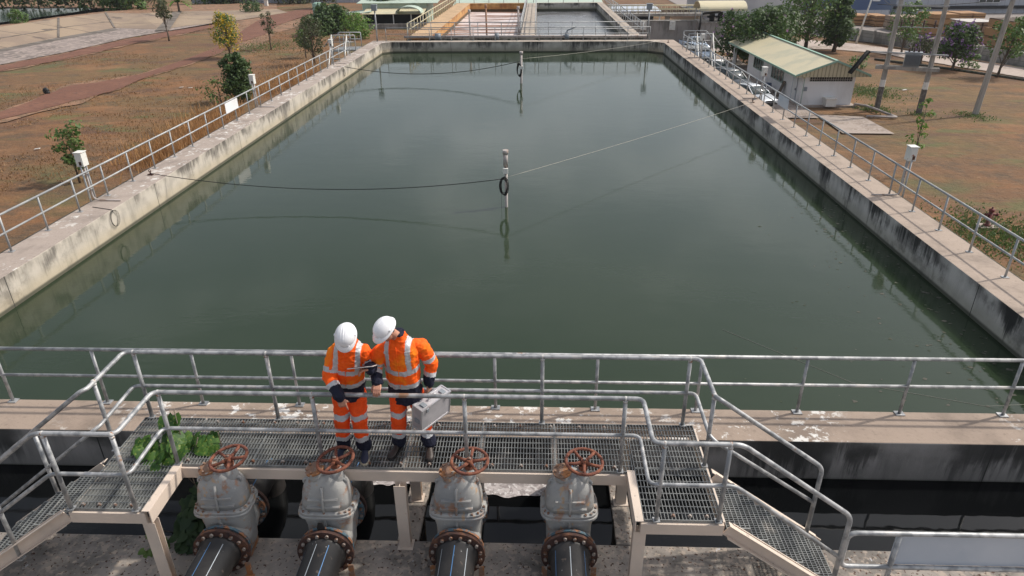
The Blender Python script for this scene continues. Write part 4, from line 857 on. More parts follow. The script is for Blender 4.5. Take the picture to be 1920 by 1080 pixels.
JB = dict(seed=9, hem=.15, head=(-1.525,6.01,1.685), neck=(-1.435,6.13,1.54), hip=(-1.425,6.22,.87), sR=(-1.63,6.12,1.42), sL=(-1.225,6.2,1.445), eR=(-1.72,6.13,1.16), eL=(-1.125,6.25,1.14),
    wR=tuple(yp(709,718,5.93)), wL=tuple(yp(803,719,6.20)), hR=(-1.51,6.2,.80), hL=(-1.335,6.23,.80), kR=(-1.525,6.15,.46), kL=(-1.29,6.27,.46), aR=(-1.555,6.21,.09), aL=(-1.205,6.2,.09))
FB = frame((-.5,-.6,-.55), (-.15,-.2,1))
person('worker in orange hi-vis suit with one hand on the rail, carrying a silver case', JB, R(-6), (-1.42,6.2,.0),
    [((-1.55,6.25,.003),(-1.635,5.995,.003),None,M['shoe_brown'],M['black']), ((-1.21,6.24,.003),(-1.175,5.97,.003),None,M['shoe_brown'],M['black'])],
    [(JB['wR'], (-.03,-.75,-.35), (0,-.35,.95), (.75,.8,.8,.85), 1, 1.0, .6), (JB['wL'], (.12,-.1,-1), (.95,-.3,.1), (1.25,1.25,1.25,1.3), -1, 1.0, .7)], FB)
# tablet in the left worker's hand
c = yp(680, 688, 5.88); xd = Vector((.97,.05,.10)).normalized(); vd = (c-Vector((0,0,H))).normalized(); yd = (vd*.98-xd*(vd*.98).dot(xd)+Vector((0,0,.06))).normalized(); zd = xd.cross(yd)
Tm = Matrix((xd, yd, zd)).transposed().to_4x4(); Tm.translation = c
tb = thing('tablet', tuple(c), 'thin tablet held flat in the left worker\'s hand', 'tablet')
b = MB(); b.box(-.14,.13,-.09,.09,-.0045,.0045,Tm); b.build('tablet_body', M['tablet'], tb, bev=.002)
b = MB(); b.box(-.128,.118,-.08,.08,.0048,.0062,Tm); b.build('screen', M['screen'], tb)
# silver case
cs = thing('tool_case', (-1.17,6.36,.5), 'ribbed silver aluminium case carried by the right worker', 'case')
a_ = R(54); X_ = Vector((math.cos(a_), math.sin(a_), .03)).normalized(); Y_ = Vector((-math.sin(a_), math.cos(a_), .16)).normalized(); Z_ = X_.cross(Y_).normalized(); Y_ = Z_.cross(X_)
Cm = Matrix((X_, Y_, Z_)).transposed().to_4x4(); Cm.translation = Vector((-1.155,6.215,.57))
b = MB(); b.box(-.225,.225,-.072,.072,-.155,.155,Cm); b.build('shell', M['alu'], cs, bev=.006)
b = MB()
for y in (-.07,.07):
    for z in (-.153,.153): b.bar(Cm@Vector((-.228,y,z)), Cm@Vector((.228,y,z)), .016, .016)
for x in (-.225,.225):
    for y in (-.07,.07): b.bar(Cm@Vector((x,y,-.155)), Cm@Vector((x,y,.155)), .016, .016, up=(1,0,0))
    for z in (-.153,.153): b.bar(Cm@Vector((x,-.07,z)), Cm@Vector((x,.07,z)), .016, .016)
b.build('edge_frame', M['alu_edge'], cs)
b = MB(); b.tube(fillet([Cm@Vector((-.06,0,.155)), Cm@Vector((-.055,0,.195)), Cm@Vector((.055,0,.195)), Cm@Vector((.06,0,.155))], .015), .009, 8); b.build('handle', M['alu_edge'], cs)
for x in (-.15,.15):
    b = MB(); b.box(x-.028,x+.028,-.045,.02,.156,.172,Cm); b.box(x-.018,x+.018,-.086,-.08,.10,.15,Cm); b.build('latch', M['transf'], cs, bev=.003)
b = MB(); b.box(-.232,-.222,-.035,.035,-.06,.0,Cm); b.build('side_loop', M['transf'], cs)
# ============================================================ poles, cables and boxes of the tank
def sag(a, c, dz, n=24): 
    a, c = Vector(a), Vector(c); return [a.lerp(c, k/n)+Vector((0,0,-4*dz*(k/n)*(1-k/n))) for k in range(n+1)]
p = Vector((-.82,17.88,0))
t = thing('sensor_pole', (p.x,p.y,ZT), 'white capped sensor pole standing in the middle of the green water', 'pole')
b = MB(); b.tube([(p.x,p.y,ZT-1.5),(p.x,p.y,-.28)], .042, 14); b.build('pole', M['pvc'], t)
b = MB(); b.tube([(p.x-.01,p.y,-.08),(p.x-.01,p.y,.27)], .062, 18); b.tube([(p.x-.01,p.y,.25),(p.x-.01,p.y,.36)], .078, 18); b.build('capped_tube', M['pvc'], t)
b = MB(); b.tube([(p.x,p.y,-.13),(p.x,p.y,-.07)], .045, 12); b.build('collar', M['rustflange'], t)
b = MB(); b.box(p.x-.075,p.x+.055,p.y-.11,p.y-.03,-.27,-.12); b.build('junction_box', M['whitebox'], t, bev=.006)
b = MB()
for k in range(10):
    ry, rz_, dx = .085+.03*rnd.random(), .18+.08*rnd.random(), rnd.uniform(-.04,.03); b.tube([(p.x-.045+dx+ry*math.cos(2*math.pi*j/30), p.y-.06-.006*k+.02*math.sin(4*math.pi*j/30), -.62+rz_*math.sin(2*math.pi*j/30)+.01*math.sin(6*math.pi*j/30+k)) for j in range(30)], .0075, 5, closed=True)
b.tube([(p.x-.13,p.y-.06,-.6),(p.x-.135,p.y-.06,ZT)], .003, 4); b.build('cable_coil', M['cable'], t)
p2 = Vector((-.84,36.98,0))
t = thing('sensor_pole', (p2.x,p2.y,ZT), 'more distant sensor pole in the water near the far wall', 'pole')
b = MB(); b.tube([(p2.x,p2.y,ZT-1.5),(p2.x,p2.y,.26)], .06, 12); b.tube([(p2.x,p2.y,.22),(p2.x,p2.y,.36)], .095, 12); b.build('pole', M['pvc'], t)
b = MB(); b.box(p2.x-.08,p2.x+.1,p2.y-.15,p2.y-.05,-.5,-.36); b.build('junction_box', M['whitebox'], t)
b = MB()
for k in range(6): b.tube([(p2.x-.12+.11*math.cos(2*math.pi*j/20)+.01*k, p2.y-.1, -.5+.3*math.sin(2*math.pi*j/20)-.02*k) for j in range(20)], .012, 5, closed=True)
b.build('cable_coil', M['cable'], t)
def line(name, m, pts, r, lb, cat, seg=6): b = MB(); b.tube(pts, r, seg); return tag(b.build(name, m), lb, cat)
line('cable', M['cable'], [(-11.0,18.5,-.50),(-10.75,18.4,-.5)]+sag((-10.6,18.35,-.51),(-.87,17.84,-.42),.36), .011, 'black cable sagging from the left wall to the near sensor pole', 'cable')
line('cable', M['cable'], sag((-10.45,38.1,-.55),(-.9,36.9,-.12),.5), .016, 'black cable sagging across the far water to the distant pole', 'cable')
line('rope', M['rope'], sag((-.78,17.86,-.38),(8.75,28.4,-.5),.05), .006, 'thin pale rope stretched from the near sensor pole to the right wall', 'rope')
line('rope', M['rope'], sag((-.78,36.95,.0),(8.6,48.9,-.5),.1), .008, 'thin pale rope from the distant pole to the far right corner', 'rope')
line('rope', M['rope'], [(3.5,11.2,ZT+.005),(5.2,9.5,ZT+.004),(7.0,8.9,ZT+.003),(8.3,8.6,-.9)], .003, 'fine pale line lying on the water at the right edge', 'rope')
def loop(x, y, z, r, ax, lb):
    b = MB()
    for k in range(3):
        pts = [(x+(.02*k), y+(r+.01*k)*math.cos(2*math.pi*j/24), z+(r*1.35)*math.sin(2*math.pi*j/24)) for j in range(24)]; b.tube(pts, .0045, 5, closed=True)
    b.tube([(x-.6,y+.2,ZW+.01),(x-.3,y+.1,ZW+.012),(x,y,ZW+.01),(x+.02,y,z+r)], .008, 5); tag(b.build('cable_loop', M['cable']), lb, 'cable')
loop(XL+.02, 15.6, -.76, .15, 0, 'loop of black cable hanging on the inner face of the left wall')
loop(XL+.02, 38.0, -.85, .14, 0, 'dark cable end hanging over the left wall at the distant cable')
for x, y, lb in ((-11.0,18.5,'rusty cable anchor bracket on the left wall top'), (8.75,28.5,'rusty rope anchor on the right wall top'), (8.6,47.8,'rusty anchor on the far right wall top')):
    b = MB(); b.box(x-.07,x+.07,y-.05,y+.05,ZW,ZW+.03); b.cyl((x,y,ZW),(x,y,ZW+.11),.018,8); b.torus((x,y,ZW+.12),.035,.01,(0,1,0),14,6); tag(b.build('anchor_bracket', M['rustflange']), lb, 'bracket', 'rope anchors on the tank walls')
def kiosk(x, y, sg, lb, hh=.42, tall=.34, face=0):
    t = thing('meter_box', (x, y, ZW), lb, 'meter box', 'meter boxes on posts along the tank')
    for dy in (-.1, .1):
        b = MB(); b.tube([(x,y+dy,ZW-.16),(x,y+dy,ZW+.95)], .024, 8); b.build('post', M['galv_far'], t)
    b = MB()
    for z in (.3,.7): b.tube([(x,y-.1,ZW+z),(x,y+.1,ZW+z)], .015, 6)
    b.build('rung', M['galv_far'], t)
    z0 = ZW+.92; b = MB(); b.box(x-.09,x+.09,y-.11,y+.11,z0,z0+tall); b.box(x-.105,x+.105,y-.125,y+.125,z0+tall,z0+tall+.02); bx = b.build('box', M['whitebox'], t, bev=.006)
    b = MB(); b.box(x-.07,x+.07,y-.118,y-.111,z0+.04,z0+tall-.04); b.build('door', M['whitebox'], bx)
    b = MB(); b.box(x-.01,x+.05,y-.125,y-.118,z0+.04,z0+.13); b.build('rust_patch', M['rustflange'], bx)
    b = MB(); b.tube(fillet([(x-sg*.03,y-.02,z0),(x-sg*.03,y-.02,ZW+.03),(x-sg*.75,y-.04,ZW+.03)], .15), .02, 8); b.build('conduit', M['pvc'], t)
kiosk(-11.36,16.3,-1,'white meter box on a post at the near end of the left railing'); kiosk(-11.36,27.7,-1,'white meter box beside the blank board on the left railing'); kiosk(-11.36,39.2,-1,'small far white meter box on the left railing before the steps')
kiosk(9.28,16.95,1,'rusty white meter box on a post by the right railing'); kiosk(9.30,29.3,1,'white meter box on the right railing in front of the white building'); kiosk(9.3,41.0,1,'far small meter box by the right-hand steps')
def board(x, y, w, z0, z1, lb, m):
    b = MB(); b.box(x-.006, x+.006, y-w/2, y+w/2, z0, z1); tag(b.build('notice_board', m, bev=.002), lb, 'sign')
board(LX+.035, 24.95, 1.1, ZW+.44, ZW+.80, 'blank white board fixed to the left railing', M['white']); board(RX-.035, 25.6, 1.1, ZW+.42, ZW+.80, 'blank pale blue board fixed to the right railing', M['panel'])
# lamp posts at the far corner and gauge posts in the orange basin
for (x, y, h_, lb) in ((-11.0,49.2,2.0,'tall post with a dark blue box at the far left tank corner'), (7.6,50.3,1.9,'tall post with a dark flood lamp right of the far tank')):
    t = thing('lamp_post', (x,y,ZW), lb, 'lamp post'); b = MB(); b.tube([(x,y,ZW),(x,y,ZW+h_)], .05, 8); b.build('pole', M['galv_far'], t)
    b = MB(); b.box(x-.2,x+.16,y-.15,y+.15,ZW+h_-.05,ZW+h_+.3); b.box(x-.23,x+.19,y-.18,y+.18,ZW+h_+.3,ZW+h_+.33); b.build('lamp_box', M['transf'], t, bev=.02)
for x, y, lb in ((-5.1,55,'leaning grey gauge pole at the front of the aerated basin'), (-4.2,60,'rusty gauge pole in the aerated basin'), (-1.5,58,'grey gauge pole beside the dividing walkway')):
    b = MB(); b.tube([(x,y,Z2-1),(x-.05,y,Z2+2.4)], .07, 8); b.tube([(x-.05,y,Z2+2.2),(x-.05,y,Z2+2.45)], .11, 8); tag(b.build('gauge_pole', M['pvc' if 'grey' in lb else 'rustflange2']), lb, 'pole', 'gauge poles in the far basin')
# ============================================================ white building with cream roof
BX0, BX1, BY0, ZE = 20.2, 24.1, 54.2, -3.62
BYE = 69.0; BYR = 74.0
bd = thing('white_building', (22.1, 61, ZG), 'small white building with cream gabled sheet roof and green trim', 'building')
b = MB(); b.box(BX0,BX1,BY0,BYE,ZG-.3,ZE+.12); b.build('wall', M['white'], bd)
b = MB(); b.box(BX0-.25,BX1+.35,BY0-.35,BYE+5,ZG-.1,ZG+.1); b.build('plinth', M['pad'], bd)
xm, zr_ = (BX0+BX1)/2+.15, ZE+1.02; xa, xb = BX0-.75, BX1+.85
b = MB()
for x0, z0, x1, z1 in ((xa, ZE-.02, xm, zr_), (xm, zr_, xb, ZE-.02)):
    n = 1; v = [(x0,BY0-.5,z0),(x1,BY0-.5,z1),(x1,BYR,z1),(x0,BYR,z0)]
    b.add(v+[(q[0],q[1],q[2]-.05) for q in v], [(0,3,2,1),(4,5,6,7),(0,1,5,4),(1,2,6,5),(2,3,7,6),(3,0,4,7)])
    pass
rf = b.build('roof', M['roofcream'], bd)
b = MB(); b.bar((xa,BY0-.53,ZE-.02),(xm,BY0-.53,zr_),.04,.14); b.bar((xm,BY0-.53,zr_),(xb,BY0-.53,ZE-.02),.04,.14); b.box(xa-.06,xa,BY0-.5,BYR,ZE-.14,ZE+.0); b.box(xb,xb+.06,BY0-.5,BYR,ZE-.14,ZE); b.bar((xm,BY0-.5,zr_+.03),(xm,BYR,zr_+.03),.22,.04); b.build('trim', M['greentrim'], rf)
b = MB(); gy = BY0-.42; b.add([(xa+.1,gy,ZE-.1),(xb-.1,gy,ZE-.1),(xb-.1,gy,ZE),(xm,gy,zr_-.07),(xa+.1,gy,ZE)], [(0,1,2,3,4)])
for k in range(26):
    x = xa+.2+k*(xb-xa-.4)/25; zt = ZE+(zr_-ZE-.09)*(1-abs(x-xm)/((xb-xa)/2)); b.box(x-.03,x+.03,gy-.035,gy-.002,ZE-.09,max(zt, ZE-.02))
b.box(xa+.05,xb-.05,gy-.04,BY0,ZE-.14,ZE-.1); b.build('gable', M['gablecream'], bd)
fy = BY0-.012
b = MB(); b.box(BX0+.5,BX1-.25,fy-.01,fy+.02,ZE-.52,ZE-.22); vg = b.build('vent_shade_panel', M['dark'], bd)  # dark sheet painting in the shade behind the grille
b = MB()
for k in range(19): x = BX0+.5+k*(BX1-BX0-.75)/18; b.box(x-.02,x+.02,fy-.035,fy-.012,ZE-.52,ZE-.22)
b.box(BX0+.5,BX1-.25,fy-.04,fy-.014,ZE-.385,ZE-.355); b.build('vent_grille', M['concpole'], vg)
for x, w, z0, h_ in ((BX0+1.75,.75,ZG+.1,.55),): b = MB(); b.box(x,x+w,BY0-.75,BY0-.02,z0,z0+h_); b.box(x-.04,x+w+.04,BY0-.8,BY0-.016,z0+h_,z0+h_+.05); tag(b.build('concrete_box', M['whitebox']), 'small white concrete box against the front wall of the white building', 'box')
b = MB(); b.box(BX0+.16,BX0+.38,fy-.09,fy,ZG+1.15,ZG+1.45); b.build('meter', M['transf'], bd); b = MB(); b.tube([(BX0+.1,fy-.02,ZE-.2),(BX0+.1,fy-.02,ZG+.2)],.02,6); b.build('downpipe', M['greentrim'], bd)
b = MB(); b.box(BX0-.02,BX0+.12,fy-.05,fy,ZE-.3,ZE-.12); b.build('alarm_plate', M['yellowrail'], bd)
sx = BX0-.01   # side facing the cars
b = MB(); b.box(sx-.04,sx+.01,55.2,56.1,ZG+.12,ZG+2.05); dr_ = b.build('door', M['whiteframe'], bd); b = MB(); b.box(sx-.06,sx-.041,55.14,55.2,ZG+.1,ZG+2.1); b.box(sx-.06,sx-.041,56.1,56.16,ZG+.1,ZG+2.1); b.box(sx-.06,sx-.041,55.14,56.16,ZG+2.1,ZG+2.16); b.build('door_frame', M['panel'], dr_); b = MB(); b.box(sx-.08,sx-.042,55.3,55.38,ZG+1.0,ZG+1.15); b.build('handle', M['dark'], dr_)
for y0, y1 in ((58.6,61.6),(64.3,67.0)):
    b = MB(); b.box(sx-.03,sx+.01,y0,y1,ZG+1.0,ZG+2.0); w_ = b.build('window', M['glass'], bd); b = MB()
    n = 4
    for k in range(n+1): y = y0+(y1-y0)*k/n; b.box(sx-.06,sx-.031,y-.035,y+.035,ZG+1.0,ZG+2.0)
    b.box(sx-.065,sx-.032,y0-.03,y1+.03,ZG+.96,ZG+1.02); b.box(sx-.065,sx-.032,y0-.03,y1+.03,ZG+1.98,ZG+2.04); b.build('window_frame', M['greenframe'], w_)
for x, y in ((BX0-.3,72.8),(BX1+.2,73.2)):
    b = MB(); b.box(x-.13,x+.13,y-.13,y+.13,ZG,ZE-.02); b.build('post', M['white'], bd)
b = MB(); b.bar((19.7,57.9,ZG+.02),(20.12,57.9,ZG+1.25),.5,.05); tag(b.build('leaning_plank', M['bark']), 'dark board leaning against the side of the white building', 'board')
for x, y, h_, lb, m in ((19.6,60.2,.7,'blue plastic drum beside the white building wall','blueroof'),(19.5,59.3,.5,'pale bucket by the side wall of the white building','pvc')):
    b = MB(); b.tube([(x,y,ZG+.05),(x,y,ZG+.08+h_*.5),(x,y,ZG+h_)], [.25,.28,.25], 14); b.torus((x,y,ZG+h_*.7),.265,.015,(0,0,1),16,6); tag(b.build('drum', M[m]), lb, 'drum')
# ---- transmission poles
def pole(x, y, top, r0, r1, lb, name='utility_pole', lean=(0,0), band=False, m='concpole'):
    t = thing(name, (x,y,ZG), lb, 'pole', 'concrete utility poles'); b = MB(); n = 8
    rings = []
    for k in range(n+1):
        f = k/n; w = r0+(r1-r0)*f; cx, cy, z = x+lean[0]*f, y+lean[1]*f, ZG-.3+(top-ZG+.3)*f; c = w*.3
        rings.append([Vector((cx+a*w+b_*0, cy+b_*w, z)) for a, b_ in ((-1,-.7),(-.7,-1),(.7,-1),(1,-.7),(1,.7),(.7,1),(-.7,1),(-1,.7))])
    b.loft(rings, smooth=False); b.build('shaft', M[m], t)
    if band:
        b = MB(); f0, f1 = (1.75, 2.25); rings = []
        for zz in (ZG+f0, ZG+f1): f = (zz-ZG+.3)/(top-ZG+.3); w = r0+(r1-r0)*f+.004; rings.append([Vector((x+lean[0]*f+a*w, y+lean[1]*f+b_*w, zz)) for a, b_ in ((-1,-.7),(-.7,-1),(.7,-1),(1,-.7),(1,.7),(.7,1),(-.7,1),(-1,.7))])
        b.loft(rings, smooth=False); b.build('white_band', M['whitebox'], t)
        b = MB(); rings = []
        for zz in (ZG, ZG+1.74): f = (zz-ZG+.3)/(top-ZG+.3); w = r0+(r1-r0)*f+.004; rings.append([Vector((x+lean[0]*f+a*w, y+lean[1]*f+b_*w, zz)) for a, b_ in ((-1,-.7),(-.7,-1),(.7,-1),(1,-.7),(1,.7),(.7,1),(-.7,1),(-1,.7))])
        b.loft(rings, smooth=False); b.build('dark_band', M['poledark'], t)
    return t
pa, pb_ = Vector((25.43,52.65)), Vector((27.99,51.55))
fa = pole(pa.x,pa.y,5.5,.16,.10,'left post of the transformer frame with a white painted band','utility_pole',band=True)
fb = pole(pb_.x,pb_.y,5.5,.16,.10,'right post of the transformer frame with a white painted band','utility_pole',band=True)
pole(31.85,51.2,5.5,.17,.1,'tall concrete pole standing alone in the bare field on the right',lean=(.45,0))
fr = thing('transformer_platform', (26.7,52.1,ZG+3), 'beams carrying the transformer between the two concrete posts', 'frame')
dv = Vector((pb_.x-pa.x, pb_.y-pa.y, 0)).normalized(); A3 = Vector((pa.x,pa.y,0)); B3 = Vector((pb_.x,pb_.y,0)); off = Vector((dv.y,-dv.x,0))*.24
for s_ in (-1,1): b = MB(); b.bar(A3-dv*.7+off*s_+Vector((0,0,-2.88)), B3+dv*.6+off*s_+Vector((0,0,-2.88)), .12,.24); b.build('lower_beam', M['concpole'], fr)
b = MB(); b.bar(A3-dv*1.25+off+Vector((0,0,-1.82)), B3+dv*.9+off+Vector((0,0,-1.86)), .16,.09); b.build('upper_beam', M['galv_far'], fr)
b = MB(); b.bar(A3-dv*.2+off+Vector((0,0,1.3)), B3+dv*.2+off+Vector((0,0,1.3)), .1,.1); b.bar(A3-dv*.1+Vector((0,0,-.1)), B3+dv*.1+Vector((0,0,-.1)), .06,.06)
b.build('crossarm', M['galv_far'], fr)
ins = MB()
for k in range(4):
    q = A3.lerp(B3, .12+.25*k)+Vector((0,0,-.1)); ins.tube([q, q+Vector((0,0,.5))], .05, 8); 
    for j in range(4): ins.tube([q+Vector((0,0,.1+.1*j)), q+Vector((0,0,.13+.1*j))], .09, 8)
ins.build('insulators', M['porcelain'], fr)
tr = MB(); c = (A3+B3)/2+dv*.15; q4 = Matrix.Translation(c+Vector((0,0,-2.76)))@Matrix.Rotation(math.atan2(dv.y,dv.x),4,'Z')
tr.box(-.5,.5,-.3,.3,.0,.95,q4)
for k in range(14): x = -.48+k*.074; tr.box(x-.012,x+.012,-.48,.48,.12,.85,q4)
tr.box(-.56,.56,-.34,.34,.95,1.02,q4); t = thing('transformer', tuple(c+Vector((0,0,-2.76))), 'grey finned transformer hung between the two concrete posts', 'transformer'); tr.build('finned_tank', M['transf'], t)
b = MB()
for k in range(3): x = -.3+.3*k; 
for k in range(3):
    x = -.3+.3*k; b.tube([q4@Vector((x,0,1.02)), q4@Vector((x,0,1.4))], [.07,.03], 8)
    for j in range(3): b.tube([q4@Vector((x,0,1.08+.09*j)), q4@Vector((x,0,1.11+.09*j))], .1, 8)
b.build('bushings', M['porcelain'], t)
b = MB()
for s_ in (-1,1): b.bar(Vector((24.05,52.9+.22*s_,-1.78)), Vector((23.0,52.9+.22*s_,-3.35)), .05,.14)
for k in range(14): q = Vector((24.05,52.9,-1.78)).lerp(Vector((23.0,52.9,-3.35)), k/13); b.bar(q-Vector((0,.22,0)), q+Vector((0,.22,0)), .03,.03)
for k in range(5): b.tube([Vector((24.05,52.75+.07*k,-1.75)), Vector((23.0,52.75+.07*k,-3.32))], .03, 5)
tag(b.build('cable_tray', M['cable']), 'black cable tray sloping down from the transformer frame to the building', 'cable tray')
for k, (a_, c_, dz, lb) in enumerate([((20,60,2.6),(60,48,2.2),.9,'highest overhead wire at the upper right'),((24,53,1.35),(33,51.2,1.9),.25,'short overhead wire from the transformer frame to the lone pole'),((32.3,51.2,2.0),(70,55,1.2),1.0,'overhead wire leaving the lone pole to the right'),((25.5,52.6,1.4),(40.6,91,1.4),1.0,'overhead wire running back to the street lamp pole')]):
    b = MB(); b.tube(sag(a_, c_, dz, 16), .022, 5); tag(b.build('overhead_wire', M['cable']), lb, 'wire')
t = thing('street_lamp', (39.8,91.4,ZG), 'slim pale street lamp pole beside the fence and road', 'street lamp'); b = MB(); b.tube([(39.8,91.4,ZG),(40.9,91.4,1.6)], [.13,.08], 8); b.build('pole', M['whitebox'], t); b = MB(); b.bar((40.9,91.4,1.55),(39.3,90.6,1.9),.12,.08); b.bar((39.5,90.7,1.9),(38.9,90.4,1.85),.25,.12); b.build('lamp_arm', M['whitebox'], t)
line('ground_pipe', M['pvc'], [(24.3,54.0,ZG+.2),(24.9,53.2,ZG+.22),(25.0,51.9,ZG+.25),(25.6,49.9,ZG+.12),(23.6,50.1,ZG+.12)], .09, 'pale pipe lying on the ground beside the white building', 'pipe', 8)
# ---- perimeter fence
fn = thing('concrete_fence', (44,85,ZG), 'low grey precast concrete fence between the road and the lumber yard', 'fence')
A_, B_ = Vector((38.4,104,ZG)), Vector((54.5,53.5,ZG)); n = 17
for k in range(n):
    q0, q1 = A_.lerp(B_, k/n), A_.lerp(B_, (k+1)/n); b = MB(); b.bar(q0+Vector((0,0,.68)), q1+Vector((0,0,.68)), .08, 1.36); b.build('fence_panel', M['greywall'], fn)
    b = MB(); b.box(q0.x-.12,q0.x+.12,q0.y-.12,q0.y+.12,ZG,ZG+1.5); b.build('post', M['concpole'], fn)
# ---- lumber stacks
def stack(pl, pr, yt, Y_, dep, lb, m='lumber', cover=False):
    a = yp(pl, yt, Y_); c_ = yp(pr, yt, Y_); t = thing('lumber_stack', ((a.x+c_.x)/2, Y_, ZG), lb, 'lumber', 'stacks of sawn lumber in the yard')
    lay = max(2, int((a.z-ZG)/.95)); hh = (a.z-ZG)/lay; wd = c_.x-a.x; ncol = max(1, round(wd/2.2))
    for i in range(lay):
        for j in range(ncol):
            x0, x1 = a.x+wd*j/ncol+.04+rnd.uniform(-.05,.05), a.x+wd*(j+1)/ncol-.04; dj = rnd.uniform(-.15,.15)
            b = MB(); dep_ = min(dep, 4.5); b.box(x0+.05,x1-.05,Y_+dj,Y_+dep_+dj,ZG+hh*i+.15,ZG+hh*(i+1)); 
            for q_ in (.2,.5,.8): b.box(x0+.1,x1-.1,Y_+dj+dep_*q_-.05,Y_+dj+dep_*q_+.05,ZG+hh*i,ZG+hh*i+.15)
            b.build('lumber_pack', M[m], t)
    if cover: b = MB(); b.box(a.x-.05,c_.x+.05,Y_-.1,Y_+min(dep,4.5)+.1,a.z+.005,a.z+.06); b.build('cover', M['wrap'], t)
stack(1600,1634,29,112,4,'short double stack of golden lumber, furthest left in the yard'); stack(1643,1672,30,110,5,'small golden lumber stack right of the leftmost one')
stack(1686,1744,33,104,5,'wide grey-brown wrapped lumber stack behind the transformer frame','lumber_grey'); stack(1752,1800,27,98,8,'tall golden lumber stack with stepped packs')
stack(1802,1850,25,112,8,'long golden lumber stack further back in the yard'); stack(1816,1872,42,90,4,'pale-covered brown lumber stack left of the golden one at the right edge','lumber_grey',True); stack(1897,1990,40,84,6,'golden lumber stack cut off by the right edge of the photo')
stack(1560,1592,22,120,5,'far dark lumber heap beside the conical tree','lumber_grey')
# ---- warehouses
w_ = thing('warehouse', (75,135,ZG), 'long pale blue-grey warehouse along the top right', 'building'); b = MB(); b.box(63,140,132,165,ZG,3); b.build('wall', M['warehouse'], w_); b = MB(); b.box(62.6,140,131.7,131.98,-5.2,-4.7); b.build('skirt', M['dark'], w_); b = MB(); b.box(77,80.6,131.8,131.97,-4.2,-1.5); w2 = b.build('window', M['glass'], w_)
b = MB(); 
for k in range(4): b.box(76.95+1.2*k,77.05+1.2*k,131.7,131.79,-4.2,-1.5)
for z in (-4.2,-3.0,-1.8): b.box(77,80.6,131.7,131.785,z-.05,z+.05)
b.build('window_frame', M['whiteframe'], w2)
d_ = thing('domed_store', (53,140,ZG), 'low store building with a blue arched roof', 'building'); b = MB(); rings = []
for yy in (128,150): rings.append([Vector((52+8.4*math.cos(a), yy, -5.1+4.4*math.sin(a))) for a in [math.pi*k/16 for k in range(17)]])
b.loft(rings); b.build('arched_roof', M['blueroof'], d_); b = MB(); b.box(43.8,60.2,127.9,150,ZG,-5.0); b.build('wall', M['warehouse'], d_); b = MB(); b.box(57,58.2,127.8,127.99,-3.6,-3.1); b.build('vent', M['whiteframe'], d_)
d_ = thing('warehouse', (38,128,ZG), 'pale blank-walled warehouse between the canopy and the blue arched roof', 'building'); b = MB(); b.box(30,44.5,125,150,ZG+.0,2.5); b.build('wall', M['warehouse_white'], d_); b = MB(); b.box(29.6,44.6,124.7,124.98,-5.95,-5.5); b.build('skirt', M['pad'], d_)
# ---- pump tower, wall and walkway right of the far tank
wl = thing('concrete_basin', (14,92,ZG), 'grey concrete basin wall right of the far tank', 'basin'); b = MB(); b.box(9.5,19.4,89.8,90.2,ZG,-3.1); b.build('wall', M['plainconc'], wl); b = MB(); b.box(9.5,19.4,89.7,90.3,-3.1,-3.0); b.build('coping', M['concpole'], wl)
for x in (12.6,16.1):
    b = MB(); b.box(x,x+.7,89.5,89.68,-4.1,-3.1); tag(b.build('switch_box', M['whitebox'], bev=.01), {12.6:'narrow white switch box on the far basin wall', 16.1:'wider white switch box on the far basin wall'}[x], 'switch box')
wk = thing('elevated_walkway', (14,102,ZG), 'elevated concrete walkway with cream railings beyond the far basin', 'walkway'); b = MB(); b.box(7.6,24,101.5,103,-3.55,-3.2); b.build('deck', M['concpole'], wk)
for x in (9,13.5,18,22.5): b = MB(); b.box(x-.3,x+.3,101.9,102.6,ZG,-3.55); b.build('pier', M['concpole'], wk)
for y in (101.55,102.95):
    b = MB(); b.tube([(7.6,y,-2.2),(24,y,-2.2)], .045, 6); b.tube([(7.6,y,-2.7),(24,y,-2.7)], .035, 6)
    for k in range(22): x = 7.7+.77*k; b.tube([(x,y,-3.2),(x,y,-2.2)], .035, 6)
    b.build('railing', M['yellowrail'], wk)
tw = thing('pump_tower', (21,90,ZG), 'square concrete pump tower with dark pumps under a cream arched canopy', 'tower')
b = MB(); b.box(19.6,22.6,88.2,91,ZG,-3.2); b.build('tower_body', M['plainconc'], tw); b = MB(); b.box(19.4,25,88,91.2,-3.2,-3.05); b.build('platform', M['concpole'], tw)
b = MB(); rings = []
for xx in (19.2,24.7): rings.append([Vector((xx, 89.6+2.1*math.cos(a), -1.75+.95*math.sin(a))) for a in [math.pi*k/14 for k in range(15)]]+[Vector((xx, 89.6+2.05*math.cos(a), -1.80+.93*math.sin(a))) for a in [math.pi*k/14 for k in reversed(range(15))]])
b.loft(rings, smooth=False); b.build('canopy', M['roofcream'], tw)
for x, y in ((19.5,87.8),(24.5,87.8),(19.5,91.3),(24.5,91.3)): b = MB(); b.tube([(x,y,-3.1),(x,y,-1.7)], .06, 6); b.build('post', M['galv_far'], tw)
for x in (21.0,22.0): b = MB(); b.tube([(x,89,-3.05),(x,89,-2.6),(x,89,-2.5),(x,89,-2.0)], [.3,.3,.4,.25], 12); b.tube([(x,89,-2.6),(x-.6,88.7,-2.5)], .12, 8); b.build('pump', M['cable'], tw)
b = MB(); b.tube(fillet([(21.8,88.6,-2.0),(19.5,87.9,-2.1),(19.3,87.9,-5.0)], .4), .13, 8); b.build('riser_pipe', M['cable'], tw)
b = MB(); b.tube([(22.8,88.4,-3.1),(21.6,87.6,ZG)], .09, 6); b.tube([(22.9,88.4,-3.1),(23.7,88.0,-4.2)], .05, 6); b.build('brace', M['whitebox'], tw)
